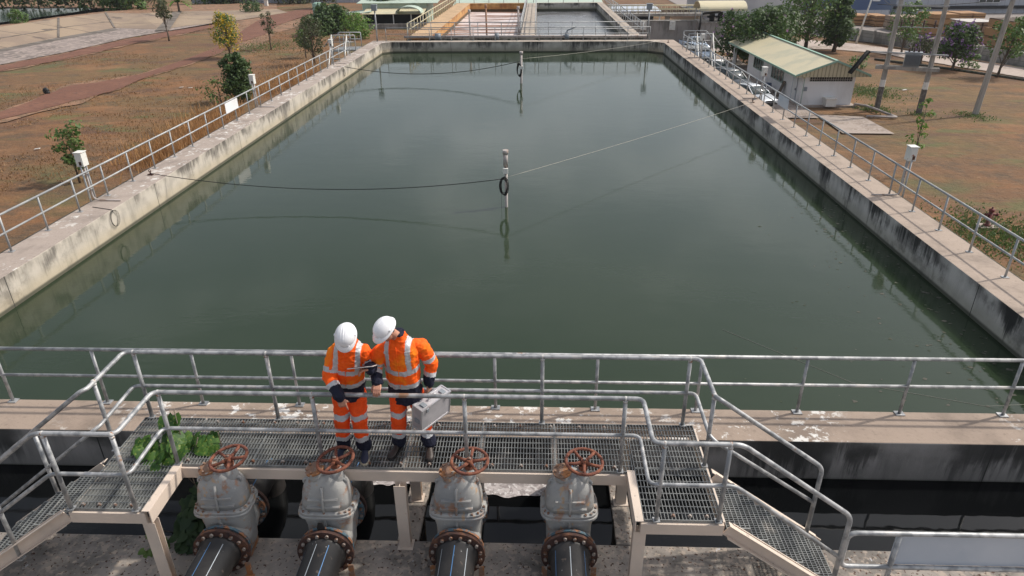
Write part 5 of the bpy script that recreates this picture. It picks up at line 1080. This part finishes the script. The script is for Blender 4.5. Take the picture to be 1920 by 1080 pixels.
# ---- sheds and buildings at the back
sh = thing('open_shed', (-25,117,ZG), 'open-sided shed with pale green sheet roofs behind the shrubs', 'shed')
def slab4(vs, th=.06):
    b = MB(); b.add([tuple(v) for v in vs]+[(v[0],v[1],v[2]-th) for v in vs], [(0,1,2,3),(7,6,5,4),(0,4,5,1),(1,5,6,2),(2,6,7,3),(3,7,4,0)]); return b
slab4([(-27.5,113.6,-4.05),(-17.8,113.6,-4.05),(-17.8,117.5,-3.45),(-27.5,117.5,-3.45)]).build('lower_roof', M['roofcream'], sh)
slab4([(-32.2,114.5,-4.5),(-26.2,114.0,-3.75),(-26.0,118,-3.5),(-32.0,118,-4.2)]).build('side_canopy', M['greenroof'], sh)
b = MB(); b.box(-28.2,-17.8,117.5,125,ZG,-2.75); b.build('wall', M['greenroof'], sh); slab4([(-29,117,-2.72),(-16,117,-2.72),(-16,126,-2.0),(-29,126,-2.0)]).build('upper_roof', M['greenroof'], sh)
b = MB(); b.box(-27.6,-18,117.2,117.48,ZG,-4.0); b.build('bay_shade_panel', M['dark'], sh)  # near-black sheet stands in for the shade inside the shed
for x in (-30.8,-27.3,-25.4,-22.6,-19.8,-18): b = MB(); b.box(x-.07,x+.07,113.8,113.94,ZG,-4.1); b.build('post', M['whitebox'], sh)
b = MB(); rings = []
for yy in (112.5,115.5): rings.append([Vector((-20+2.0*math.cos(a), yy, -3.9+1.0*math.sin(a))) for a in [math.pi*k/10 for k in range(11)]]+[Vector((-20+1.93*math.cos(a), yy, -3.95+.96*math.sin(a))) for a in [math.pi*k/10 for k in reversed(range(11))]])
b.loft(rings, smooth=False); b.build('arched_canopy', M['greenroof'], sh)
b = MB(); b.box(-31,-11.6,110.9,111.2,ZG,ZG+.75); tag(b.build('low_wall', M['greywall']), 'low grey block wall in front of the open shed', 'wall')
b = MB(); b.tube([(-41,136,ZG),(-41,136,-4.0),(-41,136,-3.8)], [1.0,1.0,.5], 18)
for k in range(4): b.torus((-41,136,ZG+.4+.5*k), 1.0, .04, (0,0,1), 24, 6)
tag(b.build('water_tank', M['greentrim']), 'upright green plastic water tank on the bare earth', 'water tank')
bb = thing('long_building', (2,118,ZG), 'low green-roofed building behind the far tank', 'building'); b = MB(); b.box(-12,9,112,120,ZG,-2.9); b.build('wall', M['greenroof'], bb); b = MB(); b.box(0,8.9,111.8,111.98,ZG,-3.2); b.build('opening_shade_panel', M['dark'], bb); slab4([(-13,111,-2.85),(10,111,-2.85),(10,121,-2.0),(-13,121,-2.0)]).build('roof', M['greenroof'], bb)  # dark panel on the wall paints in a shaded opening
bb = thing('car_shelter', (17,122,ZG), 'dark vehicle shelter at the top centre-right edge', 'shed'); b = MB(); b.box(13,19,121,127,ZG,-5.0); b.build('bay_shade_panel', M['dark'], bb); slab4([(12,119.5,-4.3),(20,119.5,-4.3),(20,128,-3.9),(12,128,-3.9)]).build('roof', M['panel'], bb)  # solid dark block stands in for shade under the shelter roof
for x in (12.2,16,19.8): b = MB(); b.box(x-.1,x+.1,119.6,119.8,ZG,-4.35); b.build('post', M['whitebox'], bb)
fw = thing('boundary_wall', (-60,165,ZG), 'distant blue-grey boundary wall behind the red earth', 'wall')
for k in range(12): b = MB(); x = -80+4.2*k; b.box(x,x+4.1,168,168.3,ZG,-3.9); b.build('wall_panel', M['warehouse'], fw)
# ---- hydrant, litter
hx = gp(1850,425); t = thing('fire_hydrant', tuple(hx), 'dark red fire hydrant in the grass beyond the right railing', 'hydrant')
b = MB(); b.tube([hx, hx+Vector((0,0,.1)), hx+Vector((0,0,.12)), hx+Vector((0,0,.72))], [.16,.16,.09,.09], 14); b.ell(hx+Vector((0,0,.76)), .12,.12,.09); b.cyl(hx+Vector((0,0,.8)), hx+Vector((0,0,.92)), .035, 6); b.build('barrel', M['redpaint'], t)
for s_ in (-1,1): b = MB(); b.cyl(hx+Vector((0,0,.58)), hx+Vector((.22*s_,-.05,.58)), .055, 12); b.cyl(hx+Vector((.22*s_,-.05,.58)), hx+Vector((.27*s_,-.06,.58)), .075, 8); b.build('outlet', M['redpaint'], t)
b = MB(); b.box(hx.x-.4,hx.x+.35,hx.y-.3,hx.y+.3,ZG,ZG+.06); b.build('base_slab', M['pad'], t)
q = gp(88,176); b = MB(); b.ell(q+Vector((0,0,.25)), .28,.2,.3, 12, 8); b.ell(q+Vector((.15,-.05,.12)), .2,.17,.14, 10, 6); tag(b.build('rubbish_bag', M['cable']), 'small black bundle lying on the red dirt track', 'bag')
for px, py, lb in ((70,281,'scrap of white litter in the dry grass at the left'),(340,165,'tiny white litter scrap in the field, left of a pair'),(357,166,'tiny white litter scrap in the field, right of a pair'),(1696,170,'tiny white litter scrap in the bare field on the right')):
    q = gp(px, py); b = MB(); b.bar(q+Vector((-.16,0,.05)), q+Vector((.16,.05,.09)), .16, .03); tag(b.build('litter', M['whitebox']), lb, 'litter', 'white litter scraps')
q = gp(500,12); b = MB(); b.box(q.x-.35,q.x+.35,q.y-.3,q.y+.3,ZG,ZG+1.3); b.box(q.x-.5,q.x+.5,q.y-.45,q.y+.45,ZG+1.3,ZG+1.5); tag(b.build('shrine_box', M['whitebox']), 'small white box on the red earth near the top left', 'box')
# ============================================================ vehicles
def car(kind, paint, loc, rz, lb):
    t = thing('parked_car', (0,0,0), lb, 'car', 'vehicles parked beside the tank'); Lc, W = {'sedan': (4.5,.87), 'suv': (4.6,.92), 'pickup': (5.1,.9)}[kind]; h0 = Lc/2
    prof = {'sedan': [(-1,.55,.86),(-.97,.42,.92),(-.85,.35,1.0),(-.5,.3,1.02),(0,.3,.98),(.35,.3,.96),(.62,.3,.9),(.86,.33,.78),(.97,.4,.66),(1,.48,.58)],
            'suv': [(-1,.5,1.05),(-.97,.4,1.12),(-.5,.32,1.12),(0,.32,1.1),(.45,.32,1.06),(.7,.32,1.03),(.9,.36,.93),(.98,.42,.8),(1,.5,.7)],
            'pickup': [(-1,.6,1.06),(-.98,.5,1.1),(-.4,.42,1.1),(0,.4,1.1),(.45,.4,1.07),(.7,.4,1.05),(.9,.42,.96),(.98,.46,.84),(1,.55,.75)]}[kind]
    def ringc(y, w, z0, z1, tw): 
        r_ = []
        for a, b_ in ((-1,0),(-1,.25),(-.985,.55),(-.95,.85),(-.82,1),(.82,1),(.95,.85),(.985,.55),(1,.25),(1,0),(.9,-.06),(-.9,-.06)):
            r_.append(Vector((a*w*(1-(1-tw)*max(b_,0)), y, z0+(z1-z0)*b_)))
        return r_
    b = MB(); b.loft([ringc(-f*h0, W*(1-.12*max(abs(f)-.8,0)/.2-.05*max(f-.5,0)), z0, z1, .97) for f, z0, z1 in prof]); body = b.build('body', M[paint], t, world=False)
    cab = {'sedan': [(-.80,.98,.99),(-.5,1.0,1.38),(-.1,1.0,1.44),(.15,.98,1.38),(.5,.94,.97)], 'suv': [(-.93,1.08,1.15),(-.82,1.1,1.66),(-.2,1.1,1.7),(.12,1.08,1.62),(.45,1.05,1.08)], 'pickup': [(-.12,1.06,1.1),(-.08,1.08,1.62),(.1,1.08,1.66),(.26,1.08,1.6),(.52,1.04,1.08)]}[kind]
    b = MB(); b.loft([ringc(-f*h0, W*.93, z0, z1, .80) for f, z0, z1 in cab]); b.build('windows', M['glass'], t, world=False)
    b = MB(); tops = [c for c in cab if c[2] > 1.3]; b.loft([[Vector((a*W*.93*.80*k_, -f*h0, z1+dz)) for a, dz in ((-.88,-.02),(-.8,.012),(0,.03),(.8,.012),(.88,-.02),(.0,-.03))] for f, z0, z1, k_ in [(c[0],c[1],c[2],1.02) for c in tops]]); 
    for s_ in (-1,1):
        for (f0, z0, z1), (f1, y0, y1) in ((cab[0], cab[1]), (cab[-1], cab[-2])): b.bar((s_*W*.91,-f0*h0,z1-.02),(s_*W*.93*.79,-f1*h0,y1),.06,.05)
    b.build('roof', M[paint], t, world=False)
    for s_ in (-1,1):
        for f in (-.62,.62):
            b = MB(); b.cyl((s_*(W-.2),-f*h0,.33),(s_*(W+.01),-f*h0,.33),.33,20); w_ = b.build('wheel', M['black'], t, world=False); b = MB(); b.cyl((s_*(W+.005),-f*h0,.33),(s_*(W+.025),-f*h0,.33),.19,10); b.build('rim', M['galv'], w_, world=False)
        b = MB(); z = prof[-2][2]; b.ell((s_*W*.72,-h0*.95,z-.06),.2,.09,.08,10,6); b.build('headlight', M['alu_edge'], t, world=False)
        b = MB(); b.ell((s_*W*.86,h0*.965,.86),.08,.06,.14,8,6); b.build('tail_light', M['redpaint'], t, world=False)
        b = MB(); b.ell((s_*(W+.08),-h0*.30,1.02),.09,.06,.07,8,6); b.build('mirror', M[paint], t, world=False)
    if kind == 'pickup': b = MB(); b.box(-W*.8,W*.8,h0*.2,h0*.93,1.085,1.12); b.build('load_bed', M['dark'], t, world=False)
    b = MB(); b.box(-W*.8,W*.8,-h0-.03,-h0+.06,.34,.5); b.box(-W*.45,W*.45,-h0-.035,-h0+.02,.55,.64); b.build('bumper', M['black'], t, world=False)
    t.location = loc; t.rotation_euler = (0,0,rz); return t
M['silver'] = carpaint('silver_car_paint', (.5,.53,.57)); M['darkcar'] = carpaint('dark_car_paint', (.05,.06,.07)); M['whitecar'] = carpaint('white_car_paint', (.6,.61,.63)); M['bluecar'] = carpaint('pale_blue_car_paint', (.45,.55,.68)); M['redcar'] = carpaint('dark_red_paint', (.25,.03,.03))
car('sedan','silver',(16.7,54.9,ZG+.05),R(22),'silver sedan parked nearest to the white building'); car('suv','darkcar',(16.5,60.6,ZG+.05),R(20),'dark grey car parked behind the silver sedan'); car('pickup','whitecar',(16.6,66.2,ZG+.05),R(200),'white pickup truck parked third from the front')
car('suv','bluecar',(17.3,77.5,ZG+.05),R(15),'pale blue car parked by the access steps'); car('pickup','bluecar',(18.2,84.5,ZG+.05),R(15),'furthest pale blue pickup below the pump tower')
# ============================================================ vegetation
def quad(b, c, n, u, w, h):
    u = (u-n*u.dot(n)); u = u.normalized() if u.length > 1e-4 else n.orthogonal().normalized(); v = n.cross(u)
    o = len(b.v); b.v += [tuple(c-u*h/2), tuple(c+v*w/2-u*h*.05), tuple(c+u*h/2), tuple(c-v*w/2-u*h*.05)]; b.f.append((o,o+1,o+2,o+3)); b.sm.append(False); b.mi.append(b.cur)
def rv(rr): 
    v = Vector((rr.gauss(0,1), rr.gauss(0,1), rr.gauss(0,1))); return v.normalized()
def tree(base, h, cr, lb, leaf='leaf_mid', n=1800, ls=.22, trunk=.12, crown0=.35, clumps=14, name='tree', cat='tree', flower=None, nf=0, shape='round', seed=1, bare=0, group='trees and shrubs around the plant', lean=0):
    rr = random.Random(seed); base = Vector(base); t = thing(name, tuple(base), lb, cat, group); b = MB()
    top = base+Vector((lean, 0, h*.86)); pts = [base-Vector((0,0,.1))]+[base.lerp(top, k/5)+Vector((rr.uniform(-.04,.04)*h*.3, rr.uniform(-.04,.04)*h*.3, 0)) for k in range(1, 6)]
    b.tube(pts, [trunk*1.25, trunk, trunk*.8, trunk*.6, trunk*.4, trunk*.15], 7); cl = []
    for k in range(clumps):
        f = (k+.5)/clumps; zf = crown0+(1-crown0)*f
        if shape == 'round': rad = cr*math.sqrt(max(.08, 1-((f-.45)/.62)**2))
        elif shape == 'cone': rad = cr*(1.05-f*.85)*min(1, .4+f*3)
        else: rad = cr*(.5+.5*f)
        a = k*2.4+rr.uniform(-.4,.4); d = rad*rr.uniform(.35,.75); c = base+Vector((lean*zf+d*math.cos(a), d*math.sin(a), h*zf)); cl.append((c, rad*rr.uniform(.38,.55)))
        s0 = base.lerp(top, max(.15, (zf-.25)/1.0)); b.tube([s0, s0.lerp(c, .5)+Vector((0,0,.05*h*rr.random())), c], [trunk*.4, trunk*.25, trunk*.08], 5)
        if bare:
            for _ in range(bare): e = c+rv(rr)*rad*.6; b.tube([c, c.lerp(e,.5)+rv(rr)*.05, e], [trunk*.12, trunk*.09, trunk*.04], 4)
    b.build('trunk', M['bark'], t); b = MB()
    for i in range(n):
        c, r_ = cl[rr.randrange(len(cl))]; d = rv(rr); q = c+Vector((d.x, d.y, d.z*.8))*r_*(rr.random()**.45)*1.15
        nn = (d+rv(rr)*.9+Vector((0,0,.5))).normalized(); s_ = ls*rr.uniform(.6,1.35); quad(b, q, nn, rv(rr), s_*.55, s_)
    b.build('crown', M[leaf], t)
    if flower:
        b = MB()
        for i in range(nf):
            c, r_ = cl[rr.randrange(len(cl))]; d = rv(rr); q = c+d*r_*rr.uniform(.75,1.2)
            for k in range(4): quad(b, q+rv(rr)*.1-Vector((0,0,.1*k if flower == 'leaf_yellow' else 0)), rv(rr), rv(rr), ls*.55, ls*.6)
        b.build('blossom', M[flower], t)
    return t
def blades(name, m, pts, h, w, lb, cat, seed=1, lean=.35):
    rr = random.Random(seed); b = MB()
    for p in pts:
        d = Vector((rr.uniform(-1,1), rr.uniform(-1,1), 0))*lean; hh = h*rr.uniform(.5,1.2); s = Vector((rr.uniform(-1,1), rr.uniform(-1,1), 0)).normalized()*w*rr.uniform(.6,1.3); p = Vector(p)
        o = len(b.v); mid = p+d*hh*.4+Vector((0,0,hh*.6)); tip = p+d*hh+Vector((0,0,hh))
        b.v += [tuple(p-s), tuple(p+s), tuple(mid+s*.7), tuple(mid-s*.7), tuple(tip)]; b.f += [(o,o+1,o+2,o+3),(o+3,o+2,o+4)]; b.sm += [False]*2; b.mi += [0]*2
    return tag(b.build(name, m), lb, cat, kind='stuff')
G_ = gp
tree(G_(150,342),3.1,1.0,'young leafy sapling beside the nearest left meter box','leaf_mid',900,.2,.05,.25,9,seed=3,shape='col',name='sapling')
tree(G_(452,190),3.7,1.3,'dense dark green tree just beyond the left railing','leaf_dark',4200,.26,.09,.08,22,seed=4)
tree(G_(432,108),4.7,1.7,'slender tree covered with yellow hanging blossom','leaf_mid',1500,.24,.1,.3,16,seed=5,flower='leaf_yellow',nf=420)
tree(G_(317,76),5.0,1.4,'thin tree with a small crown in front of the dark ramp','leaf_olive',700,.3,.1,.6,10,seed=6,bare=3)
tree(G_(509,93),4.3,1.1,'small sparse thin tree on the left field between two larger ones','leaf_olive',420,.24,.08,.45,9,seed=7,bare=4)
tree(G_(590,120),4.6,1.7,'half-bare tree with greener lower branches near the left steps','leaf_olive',1300,.24,.12,.3,16,seed=8,bare=6)
tree(G_(574,108),2.9,1.3,'low leafy growth around the foot of the half-bare tree','leaf_mid',900,.24,.06,.4,8,seed=88,name='shrub',cat='shrub')
tree(G_(620,62),3.6,3.0,'broad spiky palm-like bush before the open shed','leaf_dark',2600,.5,.12,.15,18,seed=9,shape='round',name='bush',cat='bush')
tree(G_(590,66),2.2,2.6,'low green mound of shrubs left of the palm-like bush','leaf_dark',1200,.4,.1,.1,10,seed=10,name='bush',cat='bush')
tree(G_(672,72),3.0,2.6,'bright green shrub beside the far left steps','leaf_bright',1500,.34,.08,.12,12,seed=11,name='bush',cat='bush')
tree(G_(648,60),2.9,1.9,'brownish dry shrub between the palm-like bush and the bright one','leaf_olive',900,.34,.08,.12,12,seed=12,name='bush',cat='bush')
tree(G_(415,195),2.0,1.5,'low pale green sapling near the orange dry grass','leaf_mid',380,.2,.05,.2,8,seed=13,name='sapling')
tree(G_(730,42),4.6,3.4,'dark round tree beside the orange-stained tank','leaf_dark',2600,.5,.2,.25,18,seed=14)
tree(G_(762,30)+Vector((0,4,0)),5.0,2.5,'dark bushy tree hugging the left rim of the far tank','leaf_dark',1600,.5,.2,.2,14,seed=15)
tree(G_(609,16),5.5,4.5,'wide grey-green tree in front of the water tank','leaf_olive',1800,.5,.25,.35,16,seed=16)
tree(G_(475,24),1.9,2.2,'small dark shrub on the edge of the red earth','leaf_dark',700,.4,.1,.15,8,seed=17,name='bush',cat='bush')
tree(G_(36,42,ZB)-Vector((0,0,.6)),2.4,1.6,'green shrub at the water edge of the reservoir','leaf_mid',700,.35,.08,.1,8,seed=18,name='bush',cat='bush')
for k, (px, py, h_, c_, lf) in enumerate([(-40,9,9,7,'leaf_dark'),(30,8,8,7,'leaf_dark'),(75,8,9,7,'leaf_olive'),(125,9,7,6,'leaf_dark'),(170,8,7,6,'leaf_olive'),(215,12,5,4,'leaf_mid'),(245,14,5,4,'leaf_mid'),(400,8,6,6,'leaf_dark'),(440,7,6,6,'leaf_olive'),(545,6,6,6,'leaf_olive')]):
    tree(G_(px,py,-4.6 if px < 260 else ZG),h_,c_,['tall dark tree at the far left edge of the reservoir bank','second dark tree along the reservoir bank','olive tree on the reservoir bank','dark bushy tree on the reservoir bank','olive bush mass right of the reservoir','small green tree above the lined basin','small green tree beside the palms','dark tree before the distant wall','olive tree before the distant wall','olive tree at the top edge near the water tank'][k],lf,1000,.8,.3,.05,12,seed=30+k)
for k, (px, py, lb) in enumerate([(272,15,'leftmost pale banana-like palm above the lined basin'),(300,14,'middle palm above the lined basin'),(336,20,'yellow-green palm right above the dark ramp')]):
    q = G_(px,py,-4.9); t = thing('palm', tuple(q), lb, 'palm', 'palms above the lined basin'); b = MB(); b.tube([q-Vector((0,0,.8)), q+Vector((0,0,1.5))], [.25,.15], 8); b.build('trunk', M['bark'], t); b = MB(); rr = random.Random(k)
    for j in range(34):
        a = rr.uniform(0,6.28); l_ = rr.uniform(2,3.4); el = rr.uniform(.1,1.3); d = Vector((math.cos(a)*math.cos(el), math.sin(a)*math.cos(el), math.sin(el))); s0 = q+Vector((0,0,1.4)); prev = s0; w = .28; sd = Vector((-math.sin(a), math.cos(a), 0))
        for i in range(5):
            nx_ = prev+d*l_/5; d = (d+Vector((0,0,-.28))).normalized(); o = len(b.v); w2 = w*(1 if i < 2 else .7); b.v += [tuple(prev-sd*w), tuple(prev+sd*w), tuple(nx_+sd*w2), tuple(nx_-sd*w2)]; b.f.append((o,o+1,o+2,o+3)); b.sm.append(False); b.mi.append(0); prev, w = nx_, w2
    b.build('fronds', M['leaf_bright' if k == 2 else 'leaf_olive'], t)
# right side
tree(G_(1420,128),5.4,2.9,'big dark tree behind the parked cars','leaf_dark',4200,.36,.22,.18,24,seed=50,flower='leaf_pink',nf=26)
tree(G_(1378,116),4.8,2.6,'dark tree with a few mauve blossoms near the access steps','leaf_dark',2600,.36,.16,.2,18,seed=51,flower='leaf_pink',nf=60)
tree(G_(1452,104),5.0,2.8,'rounded dark tree directly behind the white building roof','leaf_dark',2500,.4,.2,.2,16,seed=52)
tree(G_(1510,92),7.4,4.2,'wide airy tree with some reddish twigs behind the cream roof','leaf_mid',3800,.36,.2,.22,26,seed=53,bare=4)
tree(G_(1563,96),7.2,2.2,'dark conical tree beside the pale road','leaf_dark',4200,.4,.2,.1,26,seed=54,shape='cone')
tree(G_(1690,101),5.3,2.2,'thin light green tree behind the transformer frame','leaf_mid',1000,.34,.1,.3,14,seed=55)
tree(G_(1785,131),4.1,2.1,'small tree full of violet blossom right of the transformer frame','leaf_dark',2300,.32,.12,.32,20,seed=56,flower='leaf_violet',nf=200)
tree(G_(1870,144),5.0,1.8,'young green tree on the road verge near the right edge','leaf_mid',1000,.32,.1,.4,12,seed=57,lean=.5)
tree(G_(1726,118),2.6,1.6,'low violet-flowering shrub left of the violet tree','leaf_olive',500,.3,.08,.4,8,seed=58,flower='leaf_violet',nf=50,name='bush',cat='bush')
tree(G_(1703,330),4.2,.55,'tall thin sapling growing behind the right meter box','leaf_bright',190,.2,.03,.35,8,seed=59,name='sapling')
for k, (px, py) in enumerate([(1608,128),(1815,128),(1480,96)]):
    tree(G_(px,py),1.2,1.2,['tiny roadside shrub before the fence','tiny shrub under the violet tree','tiny shrub at the corner of the road'][k],'leaf_mid',260,.25,.04,.1,6,seed=70+k,name='bush',cat='bush')
# dry tall grass along the left wall, tufts in the fields
rr = random.Random(5); pts = []
for c, n, s in ((G_(345,262),1000,1.9),(G_(322,285),600,1.4),(G_(395,225),700,1.5),(G_(520,165),500,1.6),(G_(548,150),400,2.2),(G_(560,140),300,2)):
    for _ in range(n): pts.append((c.x+rr.gauss(0,s*.55), c.y+rr.gauss(0,s*1.5), ZG))
pts = [p for p in pts if p[0] < XLo-.6]
blades('dry_grass', M['drygrass'], pts, .95, .03, 'tall orange dry grass growing outside the left tank wall', 'grass', 2)
pts = []
for _ in range(60000):
    y = 24+ (rr.random()**1.4)*95; x = -12.2-rr.random()*(10+y*.62); pts.append((x,y,ZG))
def trackside(p): return mnoise.noise(Vector((p[0]*.09, p[1]*.06, 2)))+.35*mnoise.noise(Vector((p[0]*.5, p[1]*.4, 7))) > .05
trk_poly = [(v.x, v.y) for v in trk]; t2_poly = [(v.x, v.y) for v in t2]; bas = [(-58,70),(-50,140),(-40,170),(-200,170),(-200,70)]
def inside(p, poly):
    c = False; n = len(poly)
    for i in range(n):
        (x0,y0),(x1,y1) = poly[i], poly[i-1]
        if (y0 > p[1]) != (y1 > p[1]) and p[0] < (x1-x0)*(p[1]-y0)/(y1-y0+1e-9)+x0: c = not c
    return c
pts = [p for p in pts if trackside(p) and not inside(p, trk_poly) and not inside(p, t2_poly) and p[0] > -57]
blades('grass_tufts', M['tuft'], pts, .13, .03, 'short dry grass tufts over the left field', 'grass', 3, .8)
pts = []
for _ in range(16000):
    y = 16+rr.random()**1.2*62; x = 10.0+rr.random()*(8+y*.65); pts.append((x,y,ZG))
def okr(p): return trackside(p) and not (11.5 < p[0] < 25 and 45 < p[1]) and not (39.5 < p[0] and 78 < p[1])
pts = [p for p in pts if okr(p)]
0 and blades('grass_tufts', M['tuft'], pts, .07, .05, 'short dry grass tufts over the right field', 'grass', 4, .8)
pts = []
for c, n, s in ((gp(1885,445),2600,1.3),(gp(1625,172),1500,1.3),(gp(490,88),1500,2.2),(gp(1640,205),500,.6),(gp(1728,215),200,.4),(gp(1826,218),300,.6),):
    for _ in range(n): pts.append((c.x+rr.gauss(0,s), c.y+rr.gauss(0,s*1.3), ZG))
blades('green_grass', M['greengrass'], pts, .13, .04, 'patches of short green grass in both fields', 'grass', 6, .8)
# broad-leaved vines climbing through the left end of the platform
def leafheart(b, c, n, u, s):
    u = (u-n*u.dot(n)).normalized(); v = n.cross(u); o = len(b.v); sh = [(0,-.08),(.30,-.30),(.52,.0),(.46,.38),(.2,.72),(0,1.0)]; ns_ = -n*s*.12
    b.v.append(tuple(c+u*s*0)); 
    for x, y in sh: b.v.append(tuple(c+v*x*s+u*y*s+ns_*(abs(x)*2)+ns_*y*y))
    for x, y in sh[1:-1]: b.v.append(tuple(c-v*x*s+u*y*s+ns_*(abs(x)*2)+ns_*y*y))
    R_ = [o+1+k for k in range(6)]; Lf = [o+1]+[o+7+k for k in range(4)]+[o+6]
    for k in range(1, 5): b.f.append((R_[0] if k == 0 else o+0, R_[k], R_[k+1])) ; b.sm.append(True); b.mi.append(0)
    b.f.append((o, R_[0], R_[1])); b.sm.append(True); b.mi.append(0)
    for k in range(0, 5): b.f.append((o, Lf[k+1], Lf[k])); b.sm.append(True); b.mi.append(0)
def vine(lb, mats, blobs, s, loc, stems, seed):
    rr = random.Random(seed); t = thing('vine', loc, lb, 'vine', 'green vines at the left end of the platform'); b = MB()
    for c, r_, n in blobs:
        c = Vector(c)
        for _ in range(n):
            d = rv(rr); q = c+Vector((d.x*r_[0], d.y*r_[1], d.z*r_[2]))*rr.random()**.5; nn = (Vector((rr.uniform(-.6,.6), -.55+rr.uniform(-.4,.4), .75))).normalized(); leafheart(b, q, nn, Vector((rr.uniform(-1,1), -.5, -.7)), s*rr.uniform(.6,1.25))
    b.build('leaves', M[mats], t); b = MB()
    for st in stems: b.tube(fillet(st, .1), .006, 5)
    b.build('stems', M['bark'], t)
vine('tall leafy green vine growing up through the left landing grating','leaf_vine',[((-4.50,6.05,.10),(.14,.12,.08),12),((-4.26,6.10,.06),(.20,.16,.10),22),((-4.22,6.25,.30),(.08,.07,.15),13),((-4.22,5.88,.0),(.14,.12,.05),12),((-4.08,6.1,.12),(.12,.12,.13),14),((-4.42,5.98,.05),(.12,.1,.1),10)],.155,(-4.1,6.1,0),[[(-4.1,6.2,-1.1),(-4.08,6.15,0),(-4.12,6.22,.5)],[(-4.05,6.1,-.5),(-4.3,6.05,.12)],[(-4.05,6.1,-.3),(-3.85,6.1,.2)]],1)
vine('smaller broad-leaved vine clump on the main walkway grating','leaf_vine',[((-3.86,6.25,.07),(.14,.12,.08),15),((-3.78,6.1,.03),(.12,.1,.05),9)],.155,(-3.65,6.15,0),[[(-3.7,6.3,-1.1),(-3.66,6.2,.2)]],2)
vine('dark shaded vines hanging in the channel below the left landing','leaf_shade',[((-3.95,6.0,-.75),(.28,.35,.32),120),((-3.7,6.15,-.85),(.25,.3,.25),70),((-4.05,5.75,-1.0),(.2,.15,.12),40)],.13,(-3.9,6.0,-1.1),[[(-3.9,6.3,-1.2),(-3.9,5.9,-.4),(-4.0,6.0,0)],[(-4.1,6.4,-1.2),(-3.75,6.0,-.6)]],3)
vine('small green vine tuft trailing over the slab edge by the left leg','leaf_mid',[((-4.42,5.72,-1.02),(.12,.1,.12),26),((-4.5,5.6,-1.08),(.07,.06,.05),9)],.09,(-4.42,5.7,-1.1),[[(-4.4,6.0,-1.2),(-4.42,5.8,-.95),(-4.45,5.6,-1.1)]],4)
# floating debris near the right-hand wall
rr = random.Random(12); b = MB()
for _ in range(190):
    u = rr.random(); y = 8.6+u*9.5; x = 8.25-abs(rr.gauss(0,1))*1.3*(1.2-u*.6); r_ = rr.uniform(.01,.045); a0 = rr.random()*6
    b.add([(x+r_*rr.uniform(.5,1.5)*math.cos(a0+k*1.05), y+r_*rr.uniform(.4,1.2)*math.sin(a0+k*1.05), ZT+.004) for k in range(6)], [(0,1,2,3,4,5)])
tag(b.build('floating_debris', M['darkconc']), 'dark leaf debris floating beside the right tank wall', 'debris', kind='stuff')
# ============================================================ the hazy air
hz = MB(); hz.box(-360, 340, -290, 410, ZG-1.3, 6.4)
vm = bpy.data.materials.new('haze_air'); vm.use_nodes = True; vn = vm.node_tree; vn.nodes.clear()
pv = vn.nodes.new('ShaderNodeVolumePrincipled'); pv.inputs['Color'].default_value = (.9,.93,1,1); pv.inputs['Density'].default_value = .00018; pv.inputs['Anisotropy'].default_value = .3
vo = vn.nodes.new('ShaderNodeOutputMaterial'); vn.links.new(pv.outputs[0], vo.inputs['Volume'])
ho = hz.build('haze', vm); ho['kind'] = 'stuff'; ho['label'] = 'thin pale haze over the distant yard and trees'; ho['category'] = 'haze'
